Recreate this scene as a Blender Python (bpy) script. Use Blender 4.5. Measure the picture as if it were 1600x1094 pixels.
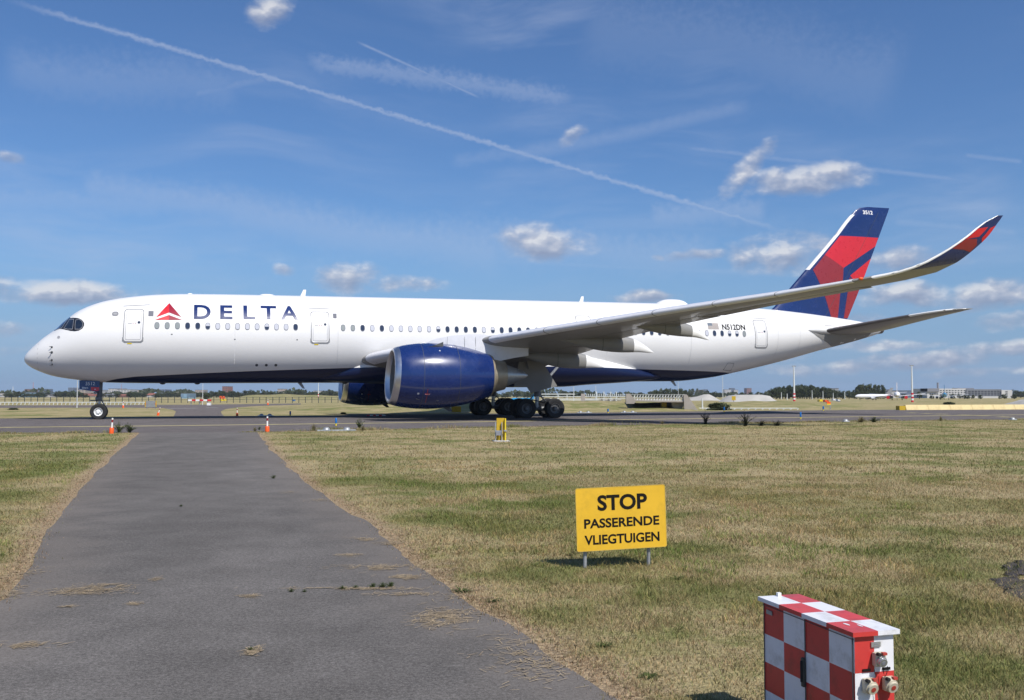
import bpy, bmesh, math, random
import numpy as np
from mathutils import Vector, Matrix
random.seed(7); rng = np.random.default_rng(11)
for o in list(bpy.data.objects): bpy.data.objects.remove(o)
SC = bpy.context.scene; COL = SC.collection
# ------------------------------------------------------------------ camera
F, CAMH, YH = 1534.0, 1.553, 618.0           # focal length in photo pixels, eye height, horizon row
PIT = math.atan((YH-547)/F)
cam = bpy.data.cameras.new('camera'); cam.lens = 36*F/1600; cam.sensor_width = 36; cam.sensor_fit = 'HORIZONTAL'
cam.clip_start = .1; cam.clip_end = 20000
co = bpy.data.objects.new('camera', cam); COL.objects.link(co)
co.location = (0, 0, CAMH); co.rotation_euler = (math.pi/2+PIT, 0, 0); SC.camera = co
SC.render.resolution_x, SC.render.resolution_y = 1024, 700
SC.view_settings.view_transform = 'Standard'; SC.view_settings.look = 'None'
SC.view_settings.exposure = .30; SC.view_settings.gamma = 1.0; SC.view_settings.use_curve_mapping = False
def ray(px, py):
    dx, du = (px-800)/F, (547-py)/F
    return dx, math.cos(PIT)-du*math.sin(PIT), math.sin(PIT)+du*math.cos(PIT)
def G(px, py, z=0.0):                         # ground point seen in a given place of the photograph
    x, y, r = ray(px, py); k = (z-CAMH)/r
    return (x*k, y*k)
def AT(px, py, Y):                            # point at a given distance
    x, y, r = ray(px, py); k = Y/y
    return (x*k, Y, CAMH+r*k)
# ------------------------------------------------------------------ sun and sky
SUNV = Vector((.492, -.659, 1.0)).normalized()  # towards the sun
EL = math.asin(SUNV.z); AZ = math.atan2(SUNV.x, SUNV.y)
sl = bpy.data.lights.new('sun', 'SUN'); sl.energy = 4.2; sl.angle = math.radians(.5); sl.color = (1, .955, .89)
so = bpy.data.objects.new('sun', sl); COL.objects.link(so); so.rotation_euler = (-SUNV).to_track_quat('-Z', 'Y').to_euler()
W = bpy.data.worlds.new('World'); SC.world = W; W.use_nodes = True
class NT:
    """small helper for wiring shader nodes"""
    def __init__(s, tree): s.t = tree; s.n = tree.nodes; s.l = tree.links
    def new(s, ty, **kw):
        n = s.n.new(ty)
        for k, v in kw.items(): setattr(n, k, v)
        return n
    def put(s, sock, v):
        if v is None: return
        if hasattr(v, 'is_output') or isinstance(v, bpy.types.NodeSocket): s.l.new(v, sock)
        else: sock.default_value = v
    def m(s, op, a, b=None, c=None, clamp=False):
        n = s.new('ShaderNodeMath', operation=op, use_clamp=clamp)
        for i, v in enumerate((a, b, c)): s.put(n.inputs[i], v)
        return n.outputs[0]
    def vm(s, op, a, b=None):
        n = s.new('ShaderNodeVectorMath', operation=op); s.put(n.inputs[0], a); s.put(n.inputs[1], b)
        return n.outputs['Value'] if op in ('DOT_PRODUCT', 'LENGTH') else n.outputs[0]
    def mix(s, f, a, b, mode='MIX'):
        n = s.new('ShaderNodeMix', data_type='RGBA', blend_type=mode)
        s.put(n.inputs[0], f)
        for i, v in ((6, a), (7, b)):
            s.put(n.inputs[i], (*v, 1) if isinstance(v, tuple) and len(v) == 3 else v)
        return n.outputs[2]
    def noise(s, vec, scale, detail=4, rough=.55, out=0, dist=0.0):
        n = s.new('ShaderNodeTexNoise'); s.put(n.inputs['Vector'], vec)
        n.inputs['Scale'].default_value = scale; n.inputs['Detail'].default_value = detail
        n.inputs['Roughness'].default_value = rough; n.inputs['Distortion'].default_value = dist
        return n.outputs[out]
    def rng(s, v, a, b, c=0.0, d=1.0, smooth=True):
        n = s.new('ShaderNodeMapRange', interpolation_type='SMOOTHSTEP' if smooth else 'LINEAR')
        s.put(n.inputs[0], v)
        for i, q in enumerate((a, b, c, d)): s.put(n.inputs[i+1], q)
        return n.outputs[0]
    def scale(s, vec, sc):
        n = s.new('ShaderNodeMapping'); s.put(n.inputs[0], vec); n.inputs['Scale'].default_value = sc
        return n.outputs[0]
    def ramp(s, f, stops, interp='LINEAR'):
        n = s.new('ShaderNodeValToRGB'); s.put(n.inputs[0], f); e = n.color_ramp.elements; n.color_ramp.interpolation = interp
        while len(e) < len(stops): e.new(.5)
        for el, (p, c) in zip(e, stops): el.position = p; el.color = (*c, 1)
        return n.outputs[0]
def build_sky():
    w = NT(W.node_tree); w.n.clear()
    sky = w.new('ShaderNodeTexSky', sky_type='NISHITA', sun_disc=False, sun_elevation=EL, sun_rotation=AZ,
                altitude=0, air_density=1.0, dust_density=.6, ozone_density=2.2)
    d = w.new('ShaderNodeTexCoord').outputs['Generated']
    sp = w.new('ShaderNodeSeparateXYZ'); w.put(sp.inputs[0], d); x, y, z = sp.outputs
    u = w.m('ARCTAN2', x, y)
    v = w.m('DIVIDE', z, w.m('SQRT', w.m('ADD', w.m('MULTIPLY', x, x), w.m('MULTIPLY', y, y))))
    uv = w.new('ShaderNodeCombineXYZ'); w.put(uv.inputs[0], u); w.put(uv.inputs[1], v); uv = uv.outputs[0]
    n1 = w.noise(w.scale(uv, (1, 1.5, 1)), 25, 5, .54)
    n1u = w.noise(w.scale(w.vm('ADD', uv, (-.004, .006, 0)), (1, 1.5, 1)), 25, 3, .5)
    n2 = w.noise(uv, 9, 3, .5, out=1)
    sn = w.new('ShaderNodeSeparateColor'); w.put(sn.inputs[0], n2)
    uu = w.m('ADD', u, w.m('MULTIPLY', w.m('SUBTRACT', sn.outputs[0], .5), .05))
    vv = w.m('ADD', v, w.m('MULTIPLY', w.m('SUBTRACT', sn.outputs[1], .5), .03))
    def uvp(px, py):
        a, b, c = ray(px, py); return math.atan2(a, b), c/math.hypot(a, b)
    # cumulus seen in the photograph: centre, half sizes, tilt, strength
    CL = [(100,455,118,21,0,1), (30,452,60,14,0,.8), (545,436,52,22,0,1), (625,447,88,15,0,.8), (845,378,76,30,0,1), (890,208,30,14,.6,.75), (1165,264,48,20,.75,.95),
          (1262,282,92,26,0,1), (1225,398,76,32,0,.95), (1400,412,95,20,0,.8), (1422,463,58,19,0,1), (1000,468,58,10,0,1),
          (1085,399,60,11,.15,.6), (447,424,30,10,0,.6), (1550,468,66,22,0,1), (1575,508,52,13,0,.95), (425,14,46,26,.5,.75),
          (18,250,26,12,0,.5), (1300,570,120,13,0,.75), (1450,562,110,15,0,.8), (1195,548,100,14,0,.7), (1575,548,80,13,0,.8), (1380,535,90,10,0,.6), (1520,585,120,9,0,.6),
          (20,512,60,14,0,.55), (45,545,70,10,0,.5), (1350,500,90,12,0,.5), (1020,409,20,7,0,.5)]
    dens = None; shade = None
    for (px, py, rx, ry, tilt, st) in CL:
        a, b = uvp(px, py); c, s_ = math.cos(tilt), math.sin(tilt); ru, rv = rx*1.16/F, ry*1.2/F
        p = w.m('MULTIPLY_ADD', uu, c/ru, -(a*c+b*s_)/ru); q = w.m('MULTIPLY_ADD', vv, c/rv, -(b*c-a*s_)/rv)
        if tilt: p = w.m('MULTIPLY_ADD', vv, s_/ru, p); q = w.m('MULTIPLY_ADD', uu, -s_/rv, q)
        e = w.m('SUBTRACT', st, w.m('MULTIPLY_ADD', p, p, w.m('MULTIPLY', q, q)))
        dens = e if dens is None else w.m('MAXIMUM', dens, e)
        shade = w.m('MULTIPLY', q, w.m('MAXIMUM', e, 0.0)) if shade is None else w.m('MULTIPLY_ADD', q, w.m('MAXIMUM', e, 0.0), shade)
    dens = w.m('MAXIMUM', dens, -1.5)
    # fair-weather cumulus elsewhere round the horizon, by noise
    band = w.m('MULTIPLY', w.rng(v, .012, .05), w.rng(v, .28, .09))
    nb = w.noise(w.scale(uv, (1, 3.4, 1)), 5.5, 4, .55)
    away = w.rng(w.m('ABSOLUTE', u), .52, .75)
    gen = w.m('MULTIPLY', w.rng(nb, .52, .70), w.m('MULTIPLY', band, w.m('MULTIPLY_ADD', away, .75, .12)))
    tex = w.m('MULTIPLY', w.m('SUBTRACT', n1, .5), 2.3)
    al = w.rng(w.m('ADD', dens, tex), -.05, 1.1)
    al = w.m('MAXIMUM', al, gen)
    al = w.m('MULTIPLY', al, .84)
    relief = w.m('MULTIPLY', w.m('SUBTRACT', n1, n1u), 3.4)
    lit = w.m('ADD', w.m('MULTIPLY_ADD', shade, 1.0, .56), relief, clamp=True)
    ccol = w.ramp(lit, [(0, (.235, .275, .385)), (.45, (.325, .365, .47)), (.8, (.46, .48, .55)), (1, (.62, .625, .65))])
    # high cirrus veil and contrails
    wv = w.noise(uv, 2.2, 3, .5, out=1)
    cv = w.vm('ADD', uv, w.vm('MULTIPLY', w.vm('SUBTRACT', wv, (.5, .5, .5)), (.35, .16, 0)))
    c1 = w.noise(w.scale(cv, (1, 5.5, 1)), 3.0, 5, .6); c2 = w.noise(w.scale(cv, (1.3, 2.0, 1)), 2.1, 2, .5)
    cir = w.m('MULTIPLY', w.rng(c1, .42, .78), w.rng(c2, .34, .66)); cir = w.m('MULTIPLY', cir, .42)
    fine = w.noise(w.scale(uv, (1, 1, 1)), 120, 3, .65)
    for (p0, p1, wd, amp, rag) in (((0, -4), (1240, 366), .0024, .40, .008), ((556, 64), (752, 154), .0013, .30, .0005), ((790, 246), (1180, 166), .0075, .17, .004),
                              ((1060, 230), (1520, 283), .0024, .20, .002), ((470, 92), (905, 156), .0085, .26, .020), ((1505, 242), (1600, 253), .0022, .18, .001),
                              ((640, 402), (1250, 430), .0028, .14, .002), ((1010, 335), (1200, 332), .012, .25, .018), ((1390, 346), (1600, 362), .004, .2, .004), ((300, 150), (420, 122), .004, .16, .006), ((120, 285), (400, 330), .016, .24, .02), ((330, 320), (800, 400), .020, .26, .02), ((-60, 312), (270, 316), .013, .20, .02), ((600, 375), (1130, 395), .022, .22, .03), ((0, 370), (320, 400), .010, .16, .02), ((0, 100), (380, 140), .02, .14, .03), ((900, 20), (1420, 120), .035, .11, .05), ((700, 255), (960, 215), .006, .12, .01)):
        A, B = Vector(ray(*p0)).normalized(), Vector(ray(*p1)).normalized()
        nn = A.cross(B).normalized(); mid = (A+B).normalized(); al_ = (B-A).normalized(); hl = (B-A).length/2
        dist = w.m('ADD', w.vm('DOT_PRODUCT', d, tuple(nn)), w.m('MULTIPLY_ADD', w.m('SUBTRACT', fine, .5), rag, w.m('MULTIPLY', w.m('SUBTRACT', sn.outputs[2], .5), wd*1.6 if wd > .003 else wd*.8)))
        cur = w.vm('DOT_PRODUCT', d, tuple(al_))
        ln = w.m('MULTIPLY', w.rng(w.m('ABSOLUTE', dist), wd*1.6, 0.0), w.rng(w.m('ABSOLUTE', w.m('SUBTRACT', cur, mid.dot(al_))), hl*1.02, hl*.82))
        ln = w.m('MULTIPLY', ln, w.m('GREATER_THAN', y, 0.0))
        ln = w.m('MULTIPLY', ln, w.m('MULTIPLY_ADD', fine, amp*.9, amp*.5))
        cir = w.m('MAXIMUM', cir, ln)
    cir = w.m('MULTIPLY', cir, w.rng(v, .0, .05))
    skyc = w.vm('MULTIPLY', sky.outputs[0], (SKYS[0], SKYS[1], SKYS[2]))
    skyc = w.mix(w.m('MULTIPLY', w.rng(v, .20, -.02), .85), skyc, (.190, .305, .50))
    col = w.mix(cir, skyc, (.40, .46, .60)); col = w.mix(al, col, ccol)
    bg = w.new('ShaderNodeBackground'); w.put(bg.inputs[0], col); bg.inputs[1].default_value = 1.0
    out = w.new('ShaderNodeOutputWorld'); w.put(out.inputs[0], bg.outputs[0])
W.cycles.sampling_method = 'MANUAL'; W.cycles.sample_map_resolution = 256
SC.cycles.max_bounces = 5; SC.cycles.diffuse_bounces = 2; SC.cycles.glossy_bounces = 3
SKYS = (.048, .067, .091)                     # sky strength (about 0.1)
build_sky()
# ------------------------------------------------------------------ materials
MAT = {}
def mat(name, col, rough=.6, metal=0.0, spec=.4, var=.0, vs=3.0, bump=0.0, bs=40.0, coat=0.0, dirt=None):
    if name in MAT: return MAT[name]
    m = bpy.data.materials.new(name); m.use_nodes = True; n = NT(m.node_tree); b = n.n['Principled BSDF']
    b.inputs['Base Color'].default_value = (*col, 1); b.inputs['Roughness'].default_value = rough; b.inputs['Metallic'].default_value = metal
    b.inputs['Specular IOR Level'].default_value = spec; b.inputs['Coat Weight'].default_value = coat; b.inputs['Coat Roughness'].default_value = .06
    pos = n.new('ShaderNodeTexCoord').outputs['Object']
    if var:
        f = n.noise(pos, vs, 5, .6); k = n.rng(f, .25, .75, 1-var, 1+var)
        c = n.mix(1.0, col, k, 'MULTIPLY')
        if dirt: c = n.mix(n.m('MULTIPLY', n.rng(n.noise(pos, vs*2.3, 6, .7), .46, .72), dirt[3]), c, dirt[:3])
        n.put(b.inputs['Base Color'], c)
        n.put(b.inputs['Roughness'], n.rng(f, .2, .8, max(.02, rough-.07), min(1, rough+.1)))
    if bump:
        bn = n.new('ShaderNodeBump'); bn.inputs['Strength'].default_value = bump; bn.inputs['Distance'].default_value = .02
        n.put(bn.inputs['Height'], n.noise(pos, bs, 4, .6)); n.put(b.inputs['Normal'], bn.outputs[0])
    MAT[name] = m; return m
NAVY, RED, DRED = (.006, .022, .118), (.58, .014, .022), (.26, .018, .022)
mat('white_paint', (.80, .79, .77), .28, spec=.5, coat=.5, var=.02, vs=.5)
mat('navy', NAVY, .25, spec=.4, coat=.6, var=.08, vs=1.2); mat('red', RED, .3, coat=.5, var=.05); mat('dark_red', DRED, .3, coat=.5, var=.05)
mat('crimson', (.30, .012, .03), .3, coat=.5)
mat('wing_grey', (.24, .235, .225), .4, var=.07, vs=.8, coat=.2); mat('slat', (.66, .66, .69), .32, var=.04, coat=.2)
mat('lip_metal', (.62, .62, .64), .34, 1.0, var=.05); mat('dark_metal', (.20, .185, .175), .45, .7, var=.1, vs=2)
mat('gear_metal', (.16, .165, .17), .5, .3, var=.2, vs=6); mat('strut', (.30, .31, .32), .35, .5, var=.1); mat('tan_metal', (.42, .36, .27), .4, .6, var=.12, vs=2)
mat('steel_pale', (.50, .52, .53), .35, .7, var=.1); mat('black', (.012, .012, .013), .6); mat('rubber', (.018, .018, .019), .75, var=.2, vs=8, bump=.1)
mat('rim', (.55, .55, .54), .4, .2, var=.1, vs=6); mat('rim_dark', (.12, .12, .12), .5, .3); mat('glass', (.010, .016, .028), .06, spec=.8, coat=1.0)
mat('mask_black', (.012, .012, .014), .2, spec=.5, coat=.5); mat('seal_line', (.33, .33, .34), .5); mat('line_dark', (.07, .075, .08), .6); mat('line_pale', (.25, .25, .26), .9, spec=.05)
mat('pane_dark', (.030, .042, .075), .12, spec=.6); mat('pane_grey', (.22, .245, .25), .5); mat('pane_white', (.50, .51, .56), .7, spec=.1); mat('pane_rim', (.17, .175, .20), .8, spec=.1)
mat('steel', (.40, .41, .42), .42, .75, var=.12, vs=12); mat('galv', (.34, .35, .36), .5, .5, var=.15, vs=8)
mat('sign_yellow', (.74, .44, .028), .45, var=.05, vs=2, coat=.2, dirt=(.35, .2, .02, .25)); mat('ink', (.012, .011, .010), .7, spec=.1)
mat('panel_red', (.56, .045, .040), .42, var=.07, vs=3, coat=.15, dirt=(.20, .04, .03, .5)); mat('panel_white', (.74, .74, .76), .42, var=.03, vs=3, coat=.15, dirt=(.36, .34, .30, .55))
mat('socket_cream', (.52, .47, .36), .45, var=.06, vs=20); mat('orange', (.80, .10, .012), .5, var=.06, vs=8); mat('post_white', (.78, .78, .76), .5, var=.05)
mat('blue_marker', (.008, .13, .40), .4); mat('yellow_marker', (.75, .56, .02), .45); mat('board_yellow', (.50, .33, .02), .5, var=.12, vs=4); mat('box_grey', (.23, .24, .27), .5, var=.08)
mat('concrete', (.33, .30, .27), .85, var=.15, vs=.6, bump=.2); mat('concrete_pale', (.42, .40, .36), .85, var=.12, vs=.3, bump=.2)
mat('barrier_cream', (.70, .56, .28), .7, var=.06, vs=.5, dirt=(.3, .22, .1, .3)); mat('fence_dark', (.05, .06, .06), .7); mat('white_rail', (.62, .64, .62), .6)
mat('sky_blue', (.012, .30, .62), .3, coat=.4); mat('fuse_white', (.72, .72, .74), .4); mat('bark', (.09, .065, .045), .9, var=.2, vs=6)
# ------------------------------------------------------------------ mesh helpers
class MB:
    def __init__(s): s.v = []; s.f = []; s.mi = []; s.mats = []
    def mid(s, m):
        m = MAT[m] if isinstance(m, str) else m
        if m not in s.mats: s.mats.append(m)
        return s.mats.index(m)
    def add(s, vs, fs, m):
        k = len(s.v); i = s.mid(m); s.v += [tuple(q) for q in vs]
        for f in fs: s.f.append(tuple(k+j for j in f)); s.mi.append(i)
        return s
    def box(s, c, d, m, rz=0.0, M=None):
        x, y, z = (q/2 for q in d); vs = [(a*x, b*y, e*z) for e in (-1, 1) for a, b in ((-1,-1),(1,-1),(1,1),(-1,1))]
        cs, sn = math.cos(rz), math.sin(rz)
        vs = [(c[0]+a*cs-b*sn, c[1]+a*sn+b*cs, c[2]+e) for a, b, e in vs]
        if M is not None: vs = [tuple(M @ Vector(q)) for q in vs]
        return s.add(vs, [(3,2,1,0),(4,5,6,7),(0,1,5,4),(1,2,6,5),(2,3,7,6),(3,0,4,7)], m)
    def tube(s, pts, r, m, n=8, cap=True):
        pts = [Vector(p) for p in pts]; r = r if isinstance(r, (list, tuple)) else [r]*len(pts); vs = []
        for i, p in enumerate(pts):
            t = (pts[min(i+1, len(pts)-1)]-pts[max(i-1, 0)]).normalized()
            a = t.cross(Vector((0,0,1)) if abs(t.z) < .9 else Vector((1,0,0))).normalized(); b = t.cross(a)
            vs += [p+(a*math.cos(q)+b*math.sin(q))*r[i] for q in (2*math.pi*k/n for k in range(n))]
        fs = [(i*n+k, i*n+(k+1)%n, (i+1)*n+(k+1)%n, (i+1)*n+k) for i in range(len(pts)-1) for k in range(n)]
        if cap: fs += [tuple(range(n))[::-1], tuple((len(pts)-1)*n+k for k in range(n))]
        return s.add(vs, fs, m)
    def loft(s, rings, m, closed=True, cap=False):
        n = len(rings[0]); vs = [p for r in rings for p in r]; e = n if closed else n-1
        fs = [(i*n+k, i*n+(k+1)%n, (i+1)*n+(k+1)%n, (i+1)*n+k) for i in range(len(rings)-1) for k in range(e)]
        if cap: fs += [tuple(range(n))[::-1], tuple((len(rings)-1)*n+k for k in range(n))]
        return s.add(vs, fs, m)
    def lathe(s, prof, m, c=(0,0,0), axis='x', n=32, a0=0, a1=2*math.pi):
        """prof: (along, radius)"""
        full = abs(a1-a0-2*math.pi) < 1e-6; k = n if full else n+1; rings = []
        for (h, r) in prof:
            q = []
            for i in range(k):
                t = a0+(a1-a0)*i/n; p = (h, r*math.cos(t), r*math.sin(t))
                if axis == 'z': p = (p[1], p[2], p[0])
                if axis == 'y': p = (p[1], p[0], p[2])
                q.append((p[0]+c[0], p[1]+c[1], p[2]+c[2]))
            rings.append(q)
        return s.loft(rings, m, closed=full)
    def prism(s, poly, z0, z1, m):
        n = len(poly); vs = [(*p, z0) for p in poly]+[(*p, z1) for p in poly]
        return s.add(vs, [tuple(range(n))[::-1], tuple(range(n, 2*n))]+[(k, (k+1)%n, n+(k+1)%n, n+k) for k in range(n)], m)
    def xf(s, fn): s.v = [tuple(fn(*q)) for q in s.v]; return s
    def mesh(s, name, smooth=None):
        me = bpy.data.meshes.new(name); me.from_pydata(s.v, [], s.f)
        for m in s.mats: me.materials.append(m)
        me.polygons.foreach_set('material_index', s.mi)
        bm = bmesh.new(); bm.from_mesh(me); bmesh.ops.recalc_face_normals(bm, faces=bm.faces); bm.to_mesh(me); bm.free()
        if smooth is not None:
            me.polygons.foreach_set('use_smooth', [True]*len(me.polygons))
            if smooth < 3.1: me.set_sharp_from_angle(angle=smooth)
        return me
    def build(s, name, parent=None, smooth=None, **kw): return obj(name, s.mesh(name, smooth), parent, **kw)
def obj(name, data, parent=None, label=None, cat=None, group=None, kind=None, loc=None, rz=None):
    o = bpy.data.objects.new(name, data); COL.objects.link(o)
    if parent is not None: o.parent = parent
    for k, v in (('label', label), ('category', cat), ('group', group), ('kind', kind)):
        if v: o[k] = v
    if loc is not None: o.location = loc
    if rz is not None: o.rotation_euler = (0, 0, rz)
    return o
def empty(name, label, cat, loc=(0,0,0), rz=0.0, group=None): return obj(name, None, None, label, cat, group, loc=loc, rz=rz)
def copy_tree(o, parent=None):
    c = o.copy(); COL.objects.link(c); c.parent = parent
    for ch in list(o.children): copy_tree(ch, c)
    return c
def bevel(me, w=.004, seg=2):
    bm = bmesh.new(); bm.from_mesh(me)
    bmesh.ops.bevel(bm, geom=[e for e in bm.edges if len(e.link_faces) == 2 and e.calc_face_angle(0) > .6], offset=w, segments=seg, affect='EDGES', profile=.6)
    bm.to_mesh(me); bm.free(); return me
def pchip(xs, ys):
    xs = np.array(xs, float); ys = np.array(ys, float); h = np.diff(xs); d = np.diff(ys)/h; m = np.zeros(len(xs))
    for i in range(1, len(xs)-1):
        if d[i-1]*d[i] > 0: w1, w2 = 2*h[i]+h[i-1], h[i]+2*h[i-1]; m[i] = (w1+w2)/(w1/d[i-1]+w2/d[i])
    m[0], m[-1] = d[0], d[-1]
    def fn(x):
        x = min(max(x, xs[0]), xs[-1]); i = min(max(np.searchsorted(xs, x)-1, 0), len(h)-1); t = (x-xs[i])/h[i]
        return float((2*t**3-3*t*t+1)*ys[i]+(t**3-2*t*t+t)*h[i]*m[i]+(-2*t**3+3*t*t)*ys[i+1]+(t**3-t*t)*h[i]*m[i+1])
    return fn
def patch_mesh(name, items, fn, cell=.3):
    """flat polygons (poly, material) or raw (verts, faces, material), cut on a grid and laid onto a curved surface by fn"""
    me = bpy.data.meshes.new(name); bm = bmesh.new(); ms = []
    for it in items:
        m = MAT[it[-1]]
        if m not in ms: ms.append(m); me.materials.append(m)
        if len(it) == 2: vs, fs = it[0], [range(len(it[0]))]
        else: vs, fs = it[0], it[1]
        bv = [bm.verts.new((p[0], p[1], 0)) for p in vs]
        for f in fs:
            try: fc = bm.faces.new([bv[i] for i in f]); fc.material_index = ms.index(m)
            except ValueError: pass
    bmesh.ops.triangulate(bm, faces=bm.faces)
    lo = [min(v.co[i] for v in bm.verts) for i in (0, 1)]; hi = [max(v.co[i] for v in bm.verts) for i in (0, 1)]
    for i in (0, 1):
        k = math.ceil(lo[i]/cell)*cell
        while k < hi[i]:
            no = [0, 0, 0]; no[i] = 1; pc = [0, 0, 0]; pc[i] = k
            bmesh.ops.bisect_plane(bm, geom=bm.verts[:]+bm.edges[:]+bm.faces[:], plane_co=pc, plane_no=no); k += cell
    for v in bm.verts: v.co = fn(v.co.x, v.co.y)
    bm.to_mesh(me); bm.free(); me.polygons.foreach_set('use_smooth', [True]*len(me.polygons)); return me
def text2d(body, x0, x1, y0, y1, bold=0.0, space=1.0):
    """glyph outlines filled as flat triangles, fitted into a rectangle"""
    cu = bpy.data.curves.new('txt', 'FONT'); cu.body = body; cu.offset = bold; cu.resolution_u = 4; cu.space_character = space
    o = bpy.data.objects.new('txt', cu); COL.objects.link(o)
    dg = bpy.context.evaluated_depsgraph_get(); dg.update(); me = o.evaluated_get(dg).to_mesh()
    vs = [(v.co.x, v.co.y) for v in me.vertices]; fs = [tuple(p.vertices) for p in me.polygons]
    bpy.data.objects.remove(o); bpy.data.curves.remove(cu)
    ax, bx = min(v[0] for v in vs), max(v[0] for v in vs); ay, by = min(v[1] for v in vs), max(v[1] for v in vs)
    return [(x0+(x-ax)/(bx-ax)*(x1-x0), y0+(y-ay)/(by-ay)*(y1-y0)) for x, y in vs], fs
# ------------------------------------------------------------------ ground, roads, grass
RL = [(-26,62),(-15.37,40.64),(-11.56,29.19),(-7.78,18.16),(-6.15,13.56),(-5.32,11.33),(-4.45,9.18),(-3.89,7.6),(-3.66,6.63),(-3.2,4),(-3.0,0),(-2.8,-12)]
RR = [(-16,62),(-10.51,40.64),(-7.2,29.19),(-4.86,21.38),(-3.28,16.3),(-2.44,13.94),(-1.81,12.18),(-1.3,10.58),(-0.88,9.01),(-0.54,8.1),(-0.31,7.25),(-0.04,6.76),(0.26,5.86),(0.48,5.38),(0.63,4.78),(.75,3.5),(.9,0),(1.0,-12)]
def dens_line(P, step=.25, jit=0.0):
    out = []
    for (x0, y0), (x1, y1) in zip(P, P[1:]):
        n = max(1, int(math.hypot(x1-x0, y1-y0)/step))
        out += [(x0+(x1-x0)*k/n, y0+(y1-y0)*k/n) for k in range(n)]
    out.append(P[-1])
    if jit:
        a = 0; q = []
        for x, y in out: a = a*.8+random.gauss(0, jit); q.append((x+a, y))
        out = q
    return out
rl, rr = np.array(RL)[::-1], np.array(RR)[::-1]
def road_x(y): return np.interp(y, rl[:, 1], rl[:, 0]), np.interp(y, rr[:, 1], rr[:, 0])
TN = [(-140,-5),(-60,26),(-20.74,40.01),(-15.86,41.06),(-10.87,41.69),(-6.9,43.91),(0,48.52),(6.76,51.91),(14.63,56.02),(23.61,60.32),(32.77,63.43),(60,75),(220,140)]
TF = [(-140,24),(-60,56),(-34.29,66.12),(-30.92,67.88),(-19.19,73.99),(5.67,87.74),(17.4,95.32),(33.18,103.01),(45.29,108.55),(58.06,112.79),(90,131),(220,190)]
tn, tf = np.array(TN), np.array(TF)
def twy_y(x): return np.interp(x, tn[:, 0], tn[:, 1]), np.interp(x, tf[:, 0], tf[:, 1])
N_ = 41.5
def edge_dist(x, y):
    """signed distance off the paved surfaces (positive on grass)"""
    l, r = road_x(y); dr = np.where(y < N_, np.maximum(l-x, x-r), 99.0)
    a, b = twy_y(x); return np.minimum(dr, np.maximum(a-y, y-b))
def grass_nodes(n, pos, edge, tint=None):
    big = n.noise(pos, .11, 4, .55); mid = n.noise(pos, .55, 5, .6); sm = n.noise(pos, 3.2, 5, .65); fi = n.noise(pos, 26, 4, .7)
    big2 = n.noise(n.scale(pos, (.5, 1.3, 1)), .30, 4, .6)
    dry = n.mix(n.rng(sm, .3, .7), (.320, .255, .138), (.420, .340, .190))
    olive = n.mix(n.rng(sm, .3, .7), (.225, .200, .090), (.305, .262, .120))
    green = n.mix(n.rng(sm, .3, .7), (.138, .155, .050), (.205, .208, .076))
    f1 = n.m('MULTIPLY_ADD', mid, .55, n.m('MULTIPLY_ADD', big2, .55, n.m('MULTIPLY', sm, .25)))
    c = n.mix(n.rng(f1, .62, .74), dry, olive)
    c = n.mix(n.m('MULTIPLY', n.rng(n.m('ADD', n.m('MULTIPLY', big, .7), n.m('MULTIPLY', mid, .5)), .60, .72), .9), c, green)
    c = n.mix(n.m('MULTIPLY', n.rng(n.noise(pos, 1.3, 4, .6), .60, .76), .55), c, (.205, .150, .085))
    # mown straw along the pavement edges, a greener strip behind it
    gs = n.m('MULTIPLY', n.rng(edge, .45, 1.1), n.rng(edge, 3.2, 1.4))
    c = n.mix(n.m('MULTIPLY', n.m('MULTIPLY', gs, n.rng(n.m('ADD', sm, mid), .8, 1.15)), .8), c, green)
    st = n.rng(n.m('ADD', edge, n.m('MULTIPLY_ADD', sm, .7, -.35)), .42, .05)
    c = n.mix(st, c, n.mix(n.rng(fi, .3, .7), (.25, .18, .11), (.40, .30, .185)))
    return n.mix(1.0, c, n.rng(fi, .2, .8, .62, 1.4), 'MULTIPLY')
def grass_mat(name, blade=False):
    m = bpy.data.materials.new(name); m.use_nodes = True; n = NT(m.node_tree); b = n.n['Principled BSDF']
    pos = n.new('ShaderNodeNewGeometry').outputs['Position']
    pf = n.vm('MULTIPLY', pos, (1, 1, 0))
    c = grass_nodes(n, pf, n.new('ShaderNodeAttribute', attribute_name='edge').outputs['Fac'])
    b.inputs['Roughness'].default_value = .9; b.inputs['Specular IOR Level'].default_value = .1
    if blade:
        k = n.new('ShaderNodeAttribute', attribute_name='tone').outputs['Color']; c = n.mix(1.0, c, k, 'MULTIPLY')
        n.put(b.inputs['Base Color'], c)
        tr = n.new('ShaderNodeBsdfTranslucent'); n.put(tr.inputs[0], c); mx = n.new('ShaderNodeMixShader'); mx.inputs[0].default_value = .35
        n.put(mx.inputs[1], b.outputs[0]); n.put(mx.inputs[2], tr.outputs[0]); n.put(n.n['Material Output'].inputs[0], mx.outputs[0])
    else:
        n.put(b.inputs['Base Color'], c)
        bn = n.new('ShaderNodeBump'); bn.inputs['Strength'].default_value = .8; bn.inputs['Distance'].default_value = .06
        n.put(bn.inputs['Height'], n.m('ADD', n.noise(pf, 7, 5, .7), n.m('MULTIPLY', n.noise(pf, 38, 3, .7), .6))); n.put(b.inputs['Normal'], bn.outputs[0])
    MAT[name] = m; return m
grass_mat('grass_ground'); grass_mat('grass_blade', True)
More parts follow.
